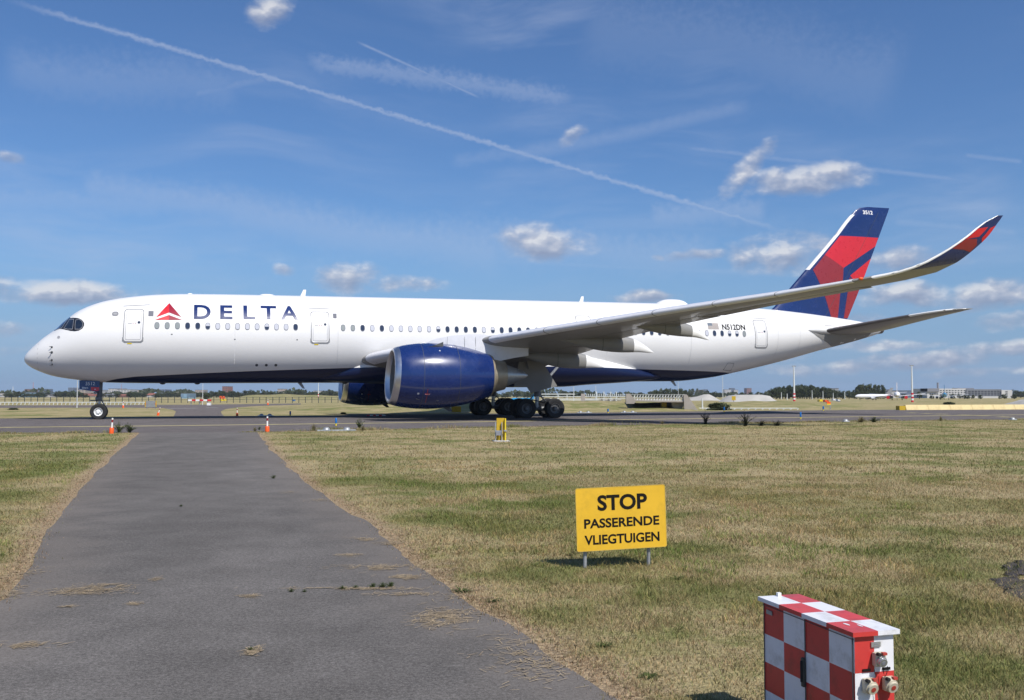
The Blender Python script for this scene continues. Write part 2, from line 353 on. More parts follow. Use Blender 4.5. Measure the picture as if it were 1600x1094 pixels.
def asphalt(name, base, var=.18, warm=(.128, .115, .106), edge=False):
    m = bpy.data.materials.new(name); m.use_nodes = True; n = NT(m.node_tree); b = n.n['Principled BSDF']
    pos = n.new('ShaderNodeNewGeometry').outputs['Position']
    agg = n.noise(pos, 260, 2, .6); agg2 = n.noise(pos, 95, 3, .7); med = n.noise(pos, 1.4, 6, .62); big = n.noise(n.scale(pos, (1, .45, 1)), .28, 5, .6)
    c = n.mix(1.0, base, n.rng(big, .3, .7, 1-var, 1+var), 'MULTIPLY'); c = n.mix(1.0, c, n.rng(med, .3, .7, .88, 1.13), 'MULTIPLY')
    c = n.mix(1.0, c, n.rng(agg2, .3, .7, .72, 1.32), 'MULTIPLY'); c = n.mix(1.0, c, n.rng(n.noise(pos, 38, 3, .75), .3, .7, .74, 1.28), 'MULTIPLY'); c = n.mix(n.rng(agg, .60, .70, 0, .85), c, (.36, .34, .31))
    c = n.mix(n.m('MULTIPLY', n.rng(n.noise(pos, .75, 5, .6), .56, .72), .5), c, warm)
    c = n.mix(n.m('MULTIPLY', n.rng(n.noise(n.scale(pos, (1, 2.5, 1)), 2.2, 5, .6), .66, .76), .35), c, (.24, .225, .21))
    c = n.mix(n.m('MULTIPLY', n.rng(n.noise(pos, .9, 6, .7, dist=.6), .62, .74), .45), c, (.06, .056, .054))
    if edge:
        e = n.new('ShaderNodeAttribute', attribute_name='edge').outputs['Fac']
        c = n.mix(n.m('MULTIPLY', n.rng(n.m('ADD', e, n.m('MULTIPLY_ADD', med, 1.6, -.8)), -1.0, 0.1), .5), c, (.170, .148, .130))
    n.put(b.inputs['Base Color'], c); b.inputs['Roughness'].default_value = .95; b.inputs['Specular IOR Level'].default_value = .08
    bn = n.new('ShaderNodeBump'); bn.inputs['Strength'].default_value = .6; bn.inputs['Distance'].default_value = .006
    n.put(bn.inputs['Height'], n.m('ADD', agg, agg2)); n.put(b.inputs['Normal'], bn.outputs[0]); MAT[name] = m
asphalt('road_asphalt', (.124, .115, .108), edge=True); asphalt('taxiway_asphalt', (.118, .104, .101), .1); asphalt('far_asphalt', (.128, .110, .104), .1)
def sheet(name, pts, tris, mt, z, kind='structure', parent=None, edge=True):
    me = bpy.data.meshes.new(name); me.from_pydata([(x, y, z) for x, y in pts], [], tris); me.materials.append(MAT[mt])
    if edge:
        at = me.attributes.new('edge', 'FLOAT', 'POINT'); P = np.array(pts); at.data.foreach_set('value', edge_dist(P[:, 0], P[:, 1]).astype(np.float32))
    return obj(name, me, parent, kind=kind if parent is None else None)
def ground():
    def axis(lo, hi, st, far):
        a = list(np.arange(lo, hi, st)); s = st; l = lo
        b = []
        while l > -far: s *= 1.35; l -= s; b.append(l)
        c = []; s = st; l = hi
        while l < far: c.append(l); s *= 1.35; l += s
        return np.array(b[::-1]+a+c)
    X = np.clip(axis(-30, 32, .4, 4500), -4500, 4500); Y = np.clip(axis(-3, 66, .4, 4500), -4500, 4500)
    gx, gy = np.meshgrid(X, Y); nx, ny = len(X), len(Y); n = nx*ny
    co = np.zeros((n, 3), np.float32); co[:, 0] = gx.ravel(); co[:, 1] = gy.ravel()
    i = np.arange(n).reshape(ny, nx); q = np.stack([i[:-1, :-1], i[:-1, 1:], i[1:, 1:], i[1:, :-1]], -1).reshape(-1)
    me = bpy.data.meshes.new('ground'); me.vertices.add(n); me.vertices.foreach_set('co', co.ravel())
    m = len(q)//4; me.loops.add(len(q)); me.polygons.add(m); me.loops.foreach_set('vertex_index', q.astype(np.int32))
    me.polygons.foreach_set('loop_start', np.arange(0, len(q), 4, dtype=np.int32)); me.update(); me.validate()
    at = me.attributes.new('edge', 'FLOAT', 'POINT'); at.data.foreach_set('value', np.minimum(edge_dist(co[:, 0], co[:, 1]), 50).astype(np.float32))
    me.materials.append(MAT['grass_ground']); obj('ground', me, kind='structure')
ground()
def strip(name, A, B, mt, z, nx=10, **kw):
    """sheet between two edge lines of equal length"""
    pts = []; tr = []
    for (a, b) in zip(A, B): pts += [(a[0]+(b[0]-a[0])*k/nx, a[1]+(b[1]-a[1])*k/nx) for k in range(nx+1)]
    w = nx+1
    for i in range(len(A)-1):
        for k in range(nx): tr.append((i*w+k, i*w+k+1, (i+1)*w+k+1, (i+1)*w+k))
    return sheet(name, pts, tr, mt, z, **kw)
ys = np.concatenate([np.arange(-10, 12, .2), np.arange(12, 42.2, .4)])
jl = np.convolve(rng.normal(0, .05, len(ys)+8), np.ones(5)/5, 'same')[:len(ys)]; jr = np.convolve(rng.normal(0, .07, len(ys)+8), np.ones(5)/5, 'same')[:len(ys)]
lx, rx_ = road_x(ys)
strip('service_road', list(zip(lx+jl, ys)), list(zip(rx_+jr, ys)), 'road_asphalt', .004)
xs = np.concatenate([np.arange(-140, -35, 5), np.arange(-35, 60, .5), np.arange(60, 220, 8)])
ja = np.convolve(rng.normal(0, .25, len(xs)+8), np.ones(4)/4, 'same')[:len(xs)]
ya, yb = twy_y(xs)
strip('taxiway', list(zip(xs, ya+np.where(np.abs(xs+14) < 4, 0, ja))), list(zip(xs, yb+ja[::-1])), 'taxiway_asphalt', .008)
def line(name, P, wd, mt, z): 
    A = np.array(P); d = np.gradient(A, axis=0); nn = np.stack([-d[:, 1], d[:, 0]], 1); nn /= np.linalg.norm(nn, axis=1)[:, None]
    return strip(name, [tuple(q) for q in A-nn*wd/2], [tuple(q) for q in A+nn*wd/2], mt, z, nx=1)
mat('paint_yellow', (.56, .48, .20), .7, var=.22, vs=1.0, dirt=(.16, .14, .11, .5)); mat('paint_white', (.58, .58, .55), .7, var=.12, vs=.8)
line('edge_line', [(-140,6),(-60,34),(-24.74,47.55),(-18.05,49.93),(-8.52,54.57),(-1.87,57.71),(11.98,65.41),(25.06,71.34),(34.56,75.82),(60,87),(220,157)], .62, 'paint_yellow', .013)
line('shoulder_line', [(-140,18),(-60,47),(-30.71,60.44),(-22.02,64.95),(-12.11,68.83)], .22, 'far_asphalt', .013)
for i, (a, b) in enumerate((((1418,645.3),(1432,645.6)),((1440,646.2),(1456,646.5)),((1462,647.2),(1482,647.6)),((1498,648.6),(1518,649.0)),((1528,650.0),(1548,650.4)),((1560,651.6),(1585,652.4)),((1595,654),(1612,654.6)))):
    p, q = G(*a), G(*b); line('dashed_line', [p, ((p[0]+q[0])/2, (p[1]+q[1])/2), q], .8, 'paint_yellow', .018)
# perimeter road behind the taxiway, at the left
def poly_sheet(name, px, mt, z):
    P = [G(*q) for q in px]; return sheet(name, P, [tuple(range(len(P)))], mt, z)
poly_sheet('perimeter_road', [(-120,638),(60,637.3),(200,637.0),(255,637.8),(270,640.5),(275,643),(270,653.5),(353,653.5),(346,646),(345,643),(352,639.5),(372,636.5),(400,634.6),(470,632.3),(470,630.5),(330,632.3),(150,633.3),(-120,634)], 'far_asphalt', .006)
for (a, b) in (((262,638.6),(308,638.0)),((322,637.2),(340,637.2))):
    p, q = G(*a), G(*b); line('road_marking', [p, ((p[0]+q[0])/2, (p[1]+q[1])/2), q], .8, 'paint_white', .012)
# bare soil patch at the right
mat('soil', (.055, .046, .042), .95, var=.4, vs=5, bump=1.0, bs=18)
def soil():
    P = [(1546,907),(1575,903),(1572,893),(1566,884),(1590,876),(1680,872),(1680,940),(1600,938),(1572,930),(1560,916)]
    c = np.mean([G(*q) for q in P], axis=0); bm = bmesh.new(); pts = dens_line([G(*q) for q in P]+[G(*P[0])], .05, 0)[:-1]
    pts = [(x+random.gauss(0, .02), y+random.gauss(0, .02)) for x, y in pts]; mb = MB(); n = len(pts); rings = []
    for k, f in enumerate((1, .93, .8, .6, .35, .12)): rings.append([(c[0]+(x-c[0])*f, c[1]+(y-c[1])*f, .004+(.006 if k else 0)+ (random.uniform(0, .007) if k else 0)) for x, y in pts])
    mb.loft(rings, 'soil'); mb.build('soil_patch', smooth=3.2, kind='structure')
soil()
# ---- grass blades: real geometry on the verges, denser near the viewer
def blades(name, xy, h, wd, lean, tone, mt='grass_blade', edge=None):
    n = len(xy); a = rng.uniform(0, 2*np.pi, n); b = a+rng.uniform(-1.5, 1.5, n)
    dx, dy = np.cos(a)*wd/2, np.sin(a)*wd/2; lx_, ly_ = np.cos(b)*lean*h, np.sin(b)*lean*h; hz = h*np.sqrt(np.clip(1-lean**2, .02, 1))
    V = np.zeros((n, 5, 3), np.float32); x, y = xy[:, 0], xy[:, 1]
    V[:, 0] = np.stack([x-dx, y-dy, 0*x-.003], 1); V[:, 1] = np.stack([x+dx, y+dy, 0*x-.003], 1)
    V[:, 2] = np.stack([x+dx*.8+lx_*.35, y+dy*.8+ly_*.35, hz*.6], 1); V[:, 3] = np.stack([x-dx*.8+lx_*.35, y-dy*.8+ly_*.35, hz*.6], 1)
    V[:, 4] = np.stack([x+lx_, y+ly_, hz], 1)
    me = bpy.data.meshes.new(name); me.vertices.add(n*5); me.vertices.foreach_set('co', V.ravel())
    base = (np.arange(n)*5)[:, None]; q = np.concatenate([base+np.array([0, 1, 2, 3]), base+np.array([3, 2, 4])], 1).ravel().astype(np.int32)
    me.loops.add(n*7); me.polygons.add(n*2); me.loops.foreach_set('vertex_index', q)
    ls = np.stack([np.arange(n)*7, np.arange(n)*7+4], 1).ravel().astype(np.int32); me.polygons.foreach_set('loop_start', ls); me.update(); me.validate()
    at = me.attributes.new('edge', 'FLOAT', 'POINT'); e = edge_dist(x, y) if edge is None else edge
    at.data.foreach_set('value', np.repeat(np.minimum(e, 50), 5).astype(np.float32))
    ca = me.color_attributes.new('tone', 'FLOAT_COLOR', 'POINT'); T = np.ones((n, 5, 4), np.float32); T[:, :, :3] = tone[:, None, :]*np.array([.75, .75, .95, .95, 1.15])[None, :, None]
    ca.data.foreach_set('color', T.ravel()); me.materials.append(MAT[mt]); return me
def vnoise(x, y, s, seed):
    r = np.random.default_rng(seed).random((64, 64)); x, y = x/s, y/s; i, j = np.floor(x).astype(int), np.floor(y).astype(int); u, v = x-i, y-j
    u, v = u*u*(3-2*u), v*v*(3-2*v); g = lambda a, b: r[a % 64, b % 64]
    return (g(i, j)*(1-u)+g(i+1, j)*u)*(1-v)+(g(i, j+1)*(1-u)+g(i+1, j+1)*u)*v
def scatter(n, y0, y1, keep):
    y = rng.uniform(y0, y1, n); x = rng.uniform(-.68, .72, n)*y*1.05+rng.normal(0, .3, n)
    p = np.stack([x, y], 1); return p[keep(p)]
def tones(n, p):
    t = rng.uniform(.65, 1.45, (n, 1))*np.ones((1, 3)); warm = rng.random((n, 1))
    t *= np.where(warm < .35, np.array([[1.25, 1.12, 1.1]]), np.where(warm > .8, np.array([[.72, .92, .7]]), np.array([[1, 1, 1]]))); return t
def verge(name, label, n, y0, y1, hm, wm):
    p = scatter(n, y0, y1, lambda q: edge_dist(q[:, 0], q[:, 1]) > rng.normal(.03, .09, len(q)))
    cl = vnoise(p[:, 0], p[:, 1], .22, 3)*vnoise(p[:, 0], p[:, 1], .9, 4); p = p[rng.random(len(p)) < .35+1.6*cl]
    n = len(p); e = edge_dist(p[:, 0], p[:, 1]); tall = .55+.9*vnoise(p[:, 0], p[:, 1], .5, 5)*np.clip(e*1.2+.25, .3, 1.2)
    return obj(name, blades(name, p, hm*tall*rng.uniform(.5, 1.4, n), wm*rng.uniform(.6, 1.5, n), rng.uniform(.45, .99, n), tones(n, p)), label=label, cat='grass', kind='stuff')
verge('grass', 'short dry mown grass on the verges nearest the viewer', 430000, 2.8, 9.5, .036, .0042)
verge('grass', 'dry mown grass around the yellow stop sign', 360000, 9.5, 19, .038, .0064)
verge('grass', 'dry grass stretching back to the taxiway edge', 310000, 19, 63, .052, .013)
def clumps(n, y0, y1, hm, wm):
    p = scatter(n, y0, y1, lambda q: (edge_dist(q[:, 0], q[:, 1]) > .3) & (vnoise(q[:, 0], q[:, 1], .45, 31)*vnoise(q[:, 0], q[:, 1], 2.6, 32) > .40)); n = len(p)
    t = tones(n, p)*np.where(vnoise(p[:, 0], p[:, 1], .9, 33)[:, None] > .5, np.array([[.72, .98, .62]]), np.array([[1.12, 1.05, .95]]))
    obj('grass', blades('grass', p, hm*rng.uniform(.5, 1.5, n), wm*rng.uniform(.6, 1.5, n), rng.uniform(.35, .95, n), t), label='taller tufts standing out of the mown grass', cat='grass', kind='stuff')
clumps(300000, 2.8, 24, .058, .0055)
# longer unmown fringe along the taxiway edge
def fringe():
    P = dens_line([q for q in TN if -40 < q[0] < 61], .02); P = np.array(P); P = P[(P[:, 0] < -16.4) | (P[:, 0] > -11.3)]
    k = np.clip((vnoise(P[:, 0], P[:, 1], 1.1, 9)-.25)*1.7, .12, 1); P = P[rng.random(len(P)) < k]
    P = np.repeat(P, 5, 0)+rng.normal(0, .16, (len(P)*5, 2))-np.array([0, .12]); n = len(P)
    h = (.06+.16*np.clip(vnoise(P[:, 0], P[:, 1], 1.6, 12)-.35, 0, 1)*1.6)*rng.uniform(.5, 1.3, n)
    obj('grass', blades('grass', P, h, .016*rng.uniform(.6, 1.4, n), rng.uniform(.1, .7, n), tones(n, P)*1.1, edge=np.full(n, 1.5)), label='unmown grass fringe along the taxiway edge', cat='grass', kind='stuff')
fringe()
# straw blown onto the asphalt
mat('straw', (.34, .262, .165), .9, var=.25, vs=9)
def straw(px, py, rx, ry, n, flat=1.0, idx=0):
    c = G(px, py); a = G(px+rx, py); b = G(px, py-ry); sx = abs(a[0]-c[0]); sy = abs(b[1]-c[1])
    p = np.stack([c[0]+rng.normal(0, sx*.5, n), c[1]+rng.normal(0, sy*.5, n)], 1)
    p = p[vnoise(p[:, 0], p[:, 1], .12, 21) > .3]; n = len(p); mb = MB()
    for x, y in p:
        t = random.gauss(0, .8); l = random.uniform(.012, .040); w = .0024; z0 = .006+random.random()*.005; dx, dy = math.cos(t)*l, math.sin(t)*l
        mb.add([(x-dx-dy/l*w, y-dy+dx/l*w, z0), (x-dx+dy/l*w, y-dy-dx/l*w, z0), (x+dx+dy/l*w, y+dy-dx/l*w, z0+.004), (x+dx-dy/l*w, y+dy+dx/l*w, z0+.004)], [(0,1,2,3)], 'straw')
    return mb
sm = MB()
for a in ((130,925,62,7,420), (165,917,40,4,180), (50,1010,45,5,140), (595,888,70,5,420), (630,902,30,3,140), (690,967,45,14,600), (572,841,22,3,120), (570,845,18,2,80), (640,930,50,3,150), (555,921,110,2.2,330),
          (545,868,22,2.5,90), (390,933,16,3,60), (210,945,14,2,40), (105,949,14,2,40), (395,1020,14,8,110), (800,1010,70,25,160), (860,1040,80,25,260), (450,770,14,2,70), (500,782,20,2.5,110), (610,850,30,4,150), (245,906,10,3,40), (643,905,20,3,60), (740,935,60,18,240), (640,835,30,12,200), (700,890,36,14,260), (12,930,30,14,240), (30,900,30,10,150)):
    q = straw(*a); sm.add(q.v, q.f, 'straw')
sm.build('straw_litter', label='blown dry straw scattered over the asphalt service road', cat='straw', kind='stuff')
# ------------------------------------------------------------------ the airliner (t aft from the nose, w to the near side, z up)
KP = .0107
def A(t, w, z): return (t, -w, z+KP*t)
PL = empty('airliner', 'white twin-engine airliner with navy belly, navy engines and red tail on the taxiway', 'airplane', (-31.32, 63.01, 0), .3095)
def livery():
    m = mat('livery', (.76, .75, .73), .34, spec=.3, coat=.18); n = NT(m.node_tree); b = n.n['Principled BSDF']
    p = n.new('ShaderNodeTexCoord').outputs['Object']; s = n.new('ShaderNodeSeparateXYZ'); n.put(s.inputs[0], p)
    st = [(0, 0), (4.2, 0), (4.7, 2.36), (5.6, 2.56), (6.76, 2.7), (11.26, 2.91), (14.3, 3.03), (19.6, 3.19), (22.7, 3.27), (36.6, 3.25), (42, 3.08), (48.2, 2.9), (50.1, 2.82), (51.0, 2.75), (51.3, 0), (66, 0)]
    zb = n.ramp(n.m('DIVIDE', s.outputs[0], 66.0), [(t/66, ((z+KP*t if z else 0)/10,)*3) for t, z in st])
    f = n.m('GREATER_THAN', n.m('MULTIPLY', zb, 10.0), s.outputs[2])
    wh = n.mix(n.rng(n.noise(n.scale(p, (.35, 1, 1)), 1.1, 5, .6), .4, .75, 0, .35), (.755, .745, .73), (.69, .675, .65))
    n.put(b.inputs['Base Color'], n.mix(f, wh, (.005, .012, .052)))
livery()
T_ = [0,.02,.06,.14,.26,.67,1.07,1.6,1.93,2.18,2.59,3.0,3.42,4.05,4.68,5.37,6.15,8.15,10.2,14,44.7,49,51.5,54.6,57.5,60.4,62.4,63.9,65.2,65.6]
TOP_ = [3.88,4.02,4.11,4.25,4.4,4.83,5.22,5.63,5.91,6.19,6.56,6.91,7.17,7.46,7.68,7.84,7.98,8.2,8.28,8.3,8.27,8.22,8.13,7.97,7.74,7.45,7.22,7.02,6.75,6.55]
ftop = pchip(T_, TOP_)
fbot = pchip([0,.02,.06,.18,.84,1.88,3.28,4.67,8.2,14,46,49.4,51.2,55.2,60,62.4,65.2,65.6], [3.88,3.77,3.68,3.53,3.12,2.75,2.52,2.36,2.28,2.25,2.17,2.45,2.77,3.59,4.75,5.28,6.0,6.12])
fwid = pchip([0,.02,.06,.14,.26,.67,1.07,1.6,1.93,2.59,3.42,4.05,5.37,6.15,8.15,10,45,48,51,54.6,57.5,60.4,62.4,63.9,65.2,65.6], [0,.15,.26,.41,.58,.98,1.28,1.6,1.77,2.05,2.33,2.5,2.75,2.85,2.96,2.98,2.98,2.93,2.78,2.42,2.02,1.52,1.13,.8,.42,.25])
def fus_tz(t, z, off=0.0, side=1):
    a, b, w = ftop(t), fbot(t), fwid(t); m, r = (a+b)/2, (a-b)/2; q = max(-1, min(1, (z-m)/r)); c = math.sqrt(1-q*q)
    nw, nz = c/w, q/r; l = math.hypot(nw, nz) or 1
    return A(t, side*(w*c+off*nw/l), z+off*nz/l)
def fus_ta(t, ang, off=0.0):
    a, b, w = ftop(t), fbot(t), fwid(t); m, r = (a+b)/2, (a-b)/2; c, s = math.cos(ang), math.sin(ang); l = math.hypot(c/w, s/r)
    return A(t, w*c+off*c/w/l, m+r*s+off*s/r/l)
def fuselage():
    ts = [0.004,.02,.05,.09,.14,.2,.28,.38,.5,.65,.8,1,1.2,1.4,1.65,1.9,2.15,2.4,2.7,3,3.3,3.7,4.1,4.6,5.1,5.7,6.3,7,7.7,8.5,9.3,10.2,11.5,13]+list(np.arange(15, 44, 2.0))+list(np.arange(44.5, 65.5, .75))+[65.5]
    mb = MB(); N = 72; mb.loft([[fus_ta(t, 2*math.pi*k/N) for k in range(N)] for t in ts], 'livery')
    mb.add([fus_ta(.004, 2*math.pi*k/N) for k in range(N)], [tuple(range(N))], 'livery')
    return mb.build('fuselage', PL, smooth=3.2)
FU = fuselage()
def onf(name, items, off=.012, cell=.3, parent=FU, label=None): return obj(name, patch_mesh(name, items, lambda x, y: fus_tz(x, y, off), cell), parent, label=label)
def exhaust():
    mb = MB(); prof = []
    for t, k in ((65.45, 1.06), (65.75, 1.0), (65.78, .92), (65.5, .85)):
        prof.append([fus_ta(65.4, 2*math.pi*i/32) for i in range(32)]); c = A(65.4, 0, (ftop(65.4)+fbot(65.4))/2)
        prof[-1] = [(t, c[1]+(p[1]-c[1])*k, c[2]+(p[2]-c[2])*k+(t-65.4)*.1) for p in prof[-1]]
    mb.loft(prof, 'dark_metal'); mb.add(prof[-1], [tuple(range(32))], 'black'); mb.build('tail_exhaust', PL, smooth=.7)
exhaust()
def tz_panel(name, P, mt, off=.008): return onf(name, [(P, mt)], off)
tz_panel('tail_seal_panel', [(57.4,6.05),(58.0,5.75),(58.7,5.45),(59.4,5.2),(60.0,5.0),(60.5,4.92),(62.6,5.40),(64.0,5.76),(64.3,6.4),(62.0,6.6),(59.0,6.6)], 'wing_grey', .03)
# belly fairing round the wing root
def belly():
    hw = pchip([17.5,19.5,21.5,24,28,33,37,40,42.5,44.5], [.8,1.7,2.5,3.05,3.4,3.45,3.3,2.95,2.3,1.3]); zb = pchip([17.5,20,23.3,28,33,36.5,38.5,42,44.5], [2.42,2.27,2.14,1.93,1.8,1.8,1.93,2.12,2.32])
    zt = pchip([17.5,20,22,25,30,36,39,42,44.5], [2.75,3.45,4.25,4.9,5.0,4.75,4.1,3.3,2.7]); mb = MB(); N = 48; rings = []
    for t in np.arange(17.5, 44.6, .6):
        a, b, w = zt(t), zb(t), hw(t); m, r = (a+b)/2, (a-b)/2; R = []
        for k in range(N):
            g = 2*math.pi*k/N; c, s = math.cos(g), math.sin(g); e = .72
            R.append(A(t, w*math.copysign(abs(c)**e, c), m+r*math.copysign(abs(s)**(.8), s)))
        rings.append(R)
    mb.loft(rings, 'livery', cap=True); return mb.build('belly_fairing', PL, smooth=3.2)
belly()
# ---- windows, doors, titles
def win_mesh(kind):
    mb = MB(); n = 20; E = lambda a, b, z: [(a*math.copysign(abs(math.cos(q))**.8, math.cos(q)), b*math.copysign(abs(math.sin(q))**.8, math.sin(q)), z) for q in (2*math.pi*k/n for k in range(n))]
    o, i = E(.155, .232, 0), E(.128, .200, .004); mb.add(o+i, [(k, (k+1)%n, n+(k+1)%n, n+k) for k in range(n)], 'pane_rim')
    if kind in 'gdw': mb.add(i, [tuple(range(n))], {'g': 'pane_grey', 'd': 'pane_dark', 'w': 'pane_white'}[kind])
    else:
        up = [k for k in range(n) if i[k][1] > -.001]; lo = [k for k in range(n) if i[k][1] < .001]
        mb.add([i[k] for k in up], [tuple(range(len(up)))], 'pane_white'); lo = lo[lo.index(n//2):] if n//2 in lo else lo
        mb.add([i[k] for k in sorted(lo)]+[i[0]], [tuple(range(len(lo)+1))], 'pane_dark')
    return mb.mesh('cabin_window')
WM = {k: win_mesh(k) for k in 'gdwh'}
def window(t, z, k):
    p = Vector(fus_tz(t, z, .006)); u = (Vector(fus_tz(t+.2, z, .006))-p).normalized(); v = (Vector(fus_tz(t, z+.1, .006))-p).normalized(); n = u.cross(v).normalized()
    if n.y > 0: n = -n
    o = obj('cabin_window', WM[k], FU); o.matrix_local = Matrix((( u.x, v.x, n.x, p.x), (u.y, v.y, n.y, p.y), (u.z, v.z, n.z, p.z), (0, 0, 0, 1)))
for i, k in enumerate('gggddhwwwwwhwwd'): window(8.09+i*.622, 5.945-i*.001, k)
for i, k in enumerate('ggdwdwwwwwhddddwhdddddwddd'): window(19.95+i*.6606, 5.92-i*.0032, k)
for i, k in enumerate('dwddwddhddwdd'+'wddhhg'): window(38.93+i*.664, 5.83-i*.0027, k)
def rrect(x0, x1, y0, y1, r, n=5):
    P = []
    for cx, cy, a in ((x1-r, y1-r, 0), (x0+r, y1-r, 90), (x0+r, y0+r, 180), (x1-r, y0+r, 270)):
        P += [(cx+r*math.cos(math.radians(a+90*k/n)), cy+r*math.sin(math.radians(a+90*k/n))) for k in range(n+1)]
    return P
def ring(P, Q): n = len(P); return (P+Q, [(k, (k+1)%n, n+(k+1)%n, n+k) for k in range(n)])
mat('livery_white', (.755, .745, .73), .34, spec=.35, coat=.3); mat('door_seam', (.24, .24, .25), .9, spec=.05); mat('seam_pale', (.40, .40, .41), .9, spec=.05)
mat('seam_faint', (.60, .60, .595), .8, spec=.1)
def door(t0, t1, z0, z1, sk=0.0):
    S = lambda P: [(x+(z1-y)*sk, y) for x, y in P]
    o, i, j = S(rrect(t0, t1, z0, z1, .17)), S(rrect(t0+.05, t1-.05, z0+.05, z1-.05, .15)), S(rrect(t0+.13, t1-.13, z0+.13, z1-.12, .08)); k = S(rrect(t0+.158, t1-.158, z0+.158, z1-.148, .06))
    items = [(i, 'livery_white'), (*ring(o, i), 'door_seam')]
    d = onf('passenger_door', items, .010); 
    tr = onf('door_trim', [(*ring(j, k), 'seam_pale'), (S(rrect(t1-.36, t1-.20, (z0+z1)/2+.10, (z0+z1)/2+.27, .075)), 'pane_dark'), (S([(t0+.25, (z0+z1)/2+.1), (t0+.5, (z0+z1)/2+.1), (t0+.5, (z0+z1)/2+.125), (t0+.25, (z0+z1)/2+.125)]), 'line_pale'),
         (S([(t0+.56, (z0+z1)/2+.06), (t0+.585, (z0+z1)/2+.06), (t0+.585, (z0+z1)/2+.17), (t0+.56, (z0+z1)/2+.17)]), 'crimson'), (S([(t0+.7, (z0+z1)/2+.06), (t0+.725, (z0+z1)/2+.06), (t0+.725, (z0+z1)/2+.17), (t0+.7, (z0+z1)/2+.17)]), 'crimson')], .016)
    sl_ = onf('door_sill', [(S([(t0, z0+.3), (t0-.03, z0+.3), (t0-.03, z0+.06), (t0+.1, z0-.05), (t1-.1, z0-.05), (t1+.03, z0+.06), (t1+.03, z0+.3), (t1, z0+.3), (t1, z0+.1), (t1-.12, z0), (t0+.12, z0), (t0, z0+.1)]), 'galv')], .012)
    if t0 < 30: onf('step_marker', [([(t0+.23, z0-.13), (t0+.50, z0-.13), (t0+.50, z0-.06), (t0+.23, z0-.06)], 'yellow_marker')], .012)
door(6.10, 7.30, 4.88, 7.02, -.02); door(17.80, 19.03, 4.87, 7.02); door(36.94, 38.13, 4.8, 7.02); door(51.85, 53.02, 4.72, 6.88, .03)
WX = 7.96
onf('emblem', [([(8.79,7.47),(8.80,6.81),(8.02,6.48)], 'red'), ([(8.79,7.47),(9.57,6.50),(8.80,6.81)], 'crimson'), ([(8.80,6.64),(8.81,6.31),(7.96,6.31)], 'red'), ([(8.80,6.64),(9.62,6.32),(8.81,6.31)], 'crimson')], .012, .2, label='red triangular airline emblem ahead of the titles')
def glyph(ch):
    a, b, c, d = {'D': (10.33, 11.37, 6.40, 7.37), 'E': (11.97, 12.75, 6.41, 7.37), 'L': (13.44, 14.20, 6.43, 7.38), 'T': (14.56, 15.56, 6.44, 7.38), 'A': (15.85, 16.98, 6.44, 7.39)}[ch]
    V, Fc = text2d(ch, a, b, c, d, .022); o = onf('title_letter', [(V, Fc, 'navy')], .012, .2); return o
for ch in 'DELTA': glyph(ch)
V, Fc = text2d('N512DN', 48.97, 51.02, 6.07, 6.51, .025); onf('registration', [(V, Fc, 'ink')], .012)
mat('flag_pale', (.55, .47, .40), .6); mat('flag_blue', (.10, .13, .17), .6)
fl = [([(47.74, 6.09+k*.0385), (48.66, 6.09+k*.0385), (48.66, 6.09+(k+1)*.0385), (47.74, 6.09+(k+1)*.0385)], 'flag_pale' if k % 2 == 0 else 'pane_rim') for k in range(13)]
onf('flag', fl, .010); onf('flag_canton', [([(47.74, 6.36), (48.13, 6.36), (48.13, 6.59), (47.74, 6.59)], 'flag_blue')], .014)
for t in (14.34, 14.96, 15.58): onf('drain_port', [(rrect(t-.09, t+.09, 3.33, 3.49, .075), 'line_dark')], .01)
for z, r in ((4.58, .06), (4.25, .075), (3.77, .06), (3.5, .055)):
    mb = MB(); p = fus_tz(1.82, z, -.02); q = fus_tz(1.78, z, .13); mb.tube([p, q], .03, 'line_dark', 6); e = (q[0]-.09, q[1]-.005, q[2]); mb.tube([q, e], .022, 'line_dark', 6); mb.build('air_data_probe', FU)
    onf('probe_base', [(rrect(1.82-r, 1.82+r, z-r, z+r, r*.8), 'line_dark')], .01)
onf('static_port', [(rrect(2.2-.09, 2.2+.09, 5.12, 5.30, .085), 'seal_line')], .01)
onf('access_panel', [(*ring([(49.62,3.0),(49.72,3.55),(50.35,3.52),(50.5,2.95)], [(49.65,3.02),(49.74,3.53),(50.33,3.5),(50.47,2.97)]), 'line_dark')], .01)
onf('decal', [(rrect(5.35, 5.75, 6.55, 6.85, .14), 'line_pale')], .01); onf('decal_mark', [(rrect(5.44, 5.66, 6.64, 6.76, .05), 'seal_line')], .014)
onf('placard', [(rrect(7.55, 7.86, 6.55, 6.9, .02), 'pane_rim')], .01); onf('placard', [(rrect(19.3, 19.55, 6.55, 6.9, .02), 'pane_rim')], .01)
for t, z in ((9.0, 5.35), (12.9, 5.05), (16.9, 5.05)): onf('small_port', [(rrect(t-.05, t+.05, z, z+.06, .02), 'line_dark')], .01)
for t0, z0, t1, z1 in ((6.0, 7.22, 7.6, 7.32), (17.7, 7.2, 19.1, 7.28), (52, 7.05, 53.3, 7.0)): onf('rain_gutter', [([(t0, z0), (t1, z1), (t1, z1+.025), (t0, z0+.025)], 'line_pale')], .02)
for t in (12.9, 19.6, 27.9, 39.3, 46.2, 54.1, 56.3): onf('skin_joint', [([(t, max(3.5, fbot(t)+.5)), (t+.02, max(3.5, fbot(t)+.5)), (t+.02, ftop(t)-.5), (t, ftop(t)-.5)], 'seam_faint')], .010)
for t in (.9,): onf('panel_joint', [([(t, fbot(t)+.08), (t+.02, fbot(t+.02)+.08), (t+.02, ftop(t)-.1), (t, ftop(t)-.1)], 'line_pale' if t > 1 else 'seal_line')], .006)
